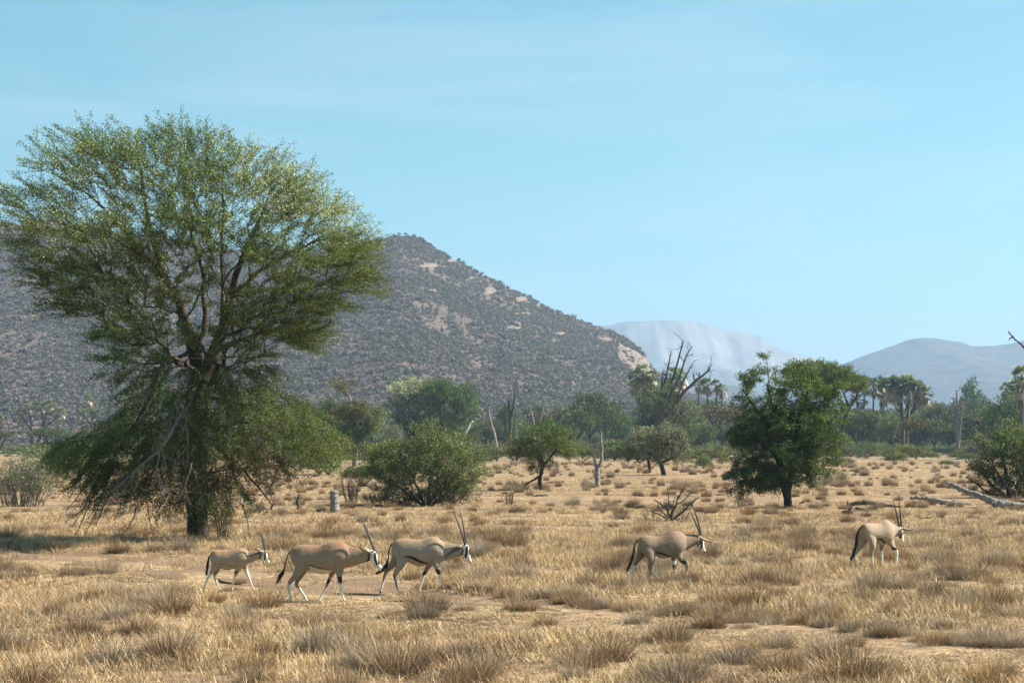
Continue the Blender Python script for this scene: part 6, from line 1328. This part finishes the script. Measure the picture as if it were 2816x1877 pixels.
# the wood far behind, one mass
r = np.random.default_rng(300); cr = [PR[q] for q in ('umb1', 'ro', 'rg', 'umb2', 'umbo', 'rd', 'umbb')]
VR = []
for d in cr:
    a = d['trunk']; b = d['crown']
    co = np.zeros(len(b.vertices)*3, np.float32); b.vertices.foreach_get('co', co); cc = np.zeros(len(b.vertices)*4, np.float32); b.attributes['col'].data.foreach_get('color', cc)
    VR.append(mesh('treetop', co.reshape(-1, 3)/np.array([d['w'], d['w'], d['h']])*np.array([10, 10, 9.]), [np.arange(len(b.vertices)).reshape(-1, 4)], M_leaf, cols=cc.reshape(-1, 4)[:, :3]))
n = 900; y = r.uniform(520, 690, n); px = r.uniform(380, 3100, n)
top = np.interp(px, [380, 800, 1000, 1300, 1420, 1500, 1700, 1900, 2000, 2100, 2400, 2560, 2816, 3100], [1190, 1185, 1160, 1150, 1155, 1160, 1150, 1150, 1130, 1120, 1120, 1120, 1115, 1110])
H = (CAMZ-(top-1215)/F*y)*r.uniform(.55, 1.0, n); x = (px-1408)/F*y
kill = px < 420
x, y, H, px = x[~kill], y[~kill], H[~kill], px[~kill]
idx = r.integers(0, 6, len(x)); idx = np.where(r.random(len(x)) < .12, 6, idx)
scatter('riverine_wood', np.stack([x, y, 0*x], 1), r.uniform(0, 6.28, len(x)), np.stack([H/9*1.25, H/9*1.25, H/9], 1), idx, VR)
# low scrub band in front of the wood
n = 1500; y = 205+r.random(n)**.6*300; px = r.uniform(-150, 3000, n); x = (px-1408)/F*y
ok = ~((px < 700) & (y < 420) & (y > 380)) & (r.random(n) < np.clip((y-250)/230+fbm(x/16, y/45, 9, 4)*.9, .0, 1)) & ~((px < 420) & (y < 300)) & (track_mask(x, y) < 1)
x, y, px = x[ok], y[ok], px[ok]; SV = []
for kd in ('s1', 's2', 's3', 's4'):
    b = PR[kd]['crown']; co = np.zeros(len(b.vertices)*3, np.float32); b.vertices.foreach_get('co', co); cc = np.zeros(len(b.vertices)*4, np.float32); b.attributes['col'].data.foreach_get('color', cc)
    SV.append(mesh('scrub', co.reshape(-1, 3), [np.arange(len(b.vertices)).reshape(-1, 4)], M_leaf, cols=cc.reshape(-1, 4)[:, :3]))
s = np.clip(np.exp(r.normal(size=len(x))*.4)*.8, .35, 2.2); scatter('low_scrub', np.stack([x, y, 0*x], 1), r.uniform(0, 6.28, len(x)), np.stack([s*1.5, s*1.5, s], 1), r.choice(4, len(x), p=[.55, .08, .27, .1]), SV)
# hillside bushes
HB = []
for q, (c1, c2) in enumerate([((0.135, 0.118, 0.12), (0.198, 0.173, 0.173)), ((0.10, 0.094, 0.085), (0.15, 0.14, 0.12)), ((0.085, 0.105, 0.05), (0.14, 0.16, 0.08)), ((0.14, 0.118, 0.112), (0.215, 0.178, 0.16))]):
    rr_ = np.random.default_rng(400+q); m_ = 60; d = norm(rr_.normal(size=(m_, 3)))*rr_.random((m_, 1))**.3; P_ = d*np.array([1.1, 1.1, .8])+np.array([0, 0, .8])
    V, Fq = leaf_quads(P_, rr_.normal(size=(m_, 3)), .85, .5, rr_); C = np.array(c1)+(np.array(c2)-np.array(c1))*rr_.random((m_, 1)); HB.append(mesh('hill_bush', V, [Fq], M_leaf, cols=np.repeat(C, 4, axis=0)))
n = 105000; y = 700+760*r.random(n)**.85; px = r.uniform(-260, 2150, n); x = (px-1408)/F*y; z = hill_h(x, y)
qx, qy = proj(np.stack([x, y, z], 1)); rk = np.zeros(n)
for (cx, cy), rx, ry in ROCKS: rk = np.maximum(rk, (np.hypot((qx-cx)/rx, (qy-cy)/ry) < .9))
rk = np.maximum(rk, ((qx > 1700) & (qx < 1795) & (qy < 1050+(qx-1790)*.62) & (qy > 952+(qx-1720)*.55))*.93)
ok = (r.random(n) > rk) & (r.random(n) < np.clip(.66+fbm(x/75, y/170, 15, 5)*.45, .2, 1)); x, y, z = x[ok], y[ok], z[ok]
s = np.clip(np.exp(r.normal(size=len(x))*.42)*.70, .35, 2.0); scatter('hillside_scrub', np.stack([x, y, z-.2], 1), r.uniform(0, 6.28, len(x)), np.stack([s, s, s*.9], 1), r.choice(4, len(x), p=[.48, .24, .05, .23]), HB)
# boulders on the hill
for q, (px, py, w_, h_, lb) in enumerate([(1218, 912, 14, 14, 'dark boulder alone on the middle of the hillside'), (1573, 1062, 14, 14, 'pale boulder low on the hillside, the largest of the foot'), (1592, 1070, 9, 9, 'smaller pale boulder right of the largest at the hill foot'), (1428, 1078, 9, 6, 'pale boulder at the hill foot above the tall dark snag'), (1420, 896, 24, 12, 'stacked pinkish boulders on the right half of the hillside'), (1155, 706, 7, 12, 'upright pale rock near the summit')]):
    # march along the line of sight to the hillside
    yy = np.linspace(705, DH, 1500); zz = CAMZ-(py-1215)/F*yy; xx = (px-1408)/F*yy; hh = hill_h(xx, yy); i_ = int(np.argmax(hh >= zz)); Yh = yy[i_]
    o = boulder(lb, px, 1300, w_*Yh/F/(at(px, 1300).y/F), h_*Yh/F/(at(px, 1300).y/F), 80+q); o.location = (xx[i_], Yh, hh[i_])
# a tree on the summit
e = put('umb1', 1115, 636, 9, 1449, 'tiny lone tree on the very summit of the hill'); e.location.z = float(hill_h(np.array([(1115-1408)/F*1449]), np.array([1449.]))[0]); e.scale = (.3, .3, .35)

# ---------------------------------------------------------------- haze
m, n, l, out = new_mat('haze'); pv = n.new('ShaderNodeVolumePrincipled')
pv.inputs['Color'].default_value = (0.52, 0.72, 1.0, 1); pv.inputs['Density'].default_value = HAZE; pv.inputs['Anisotropy'].default_value = 0.2
l.new(pv.outputs[0], out.inputs['Volume'])
x0, x1, y0, y1, z0, z1 = -14400, 14400, -1000, 14500, -3, 760
V = [(a, b, c) for c in (z0, z1) for b in (y0, y1) for a in (x0, x1)]
hz = link('haze', mesh('haze', V, [np.array([(0, 2, 3, 1), (4, 5, 7, 6), (0, 1, 5, 4), (2, 6, 7, 3), (0, 4, 6, 2), (1, 3, 7, 5)])], m)); tag(hz, kind='stuff')
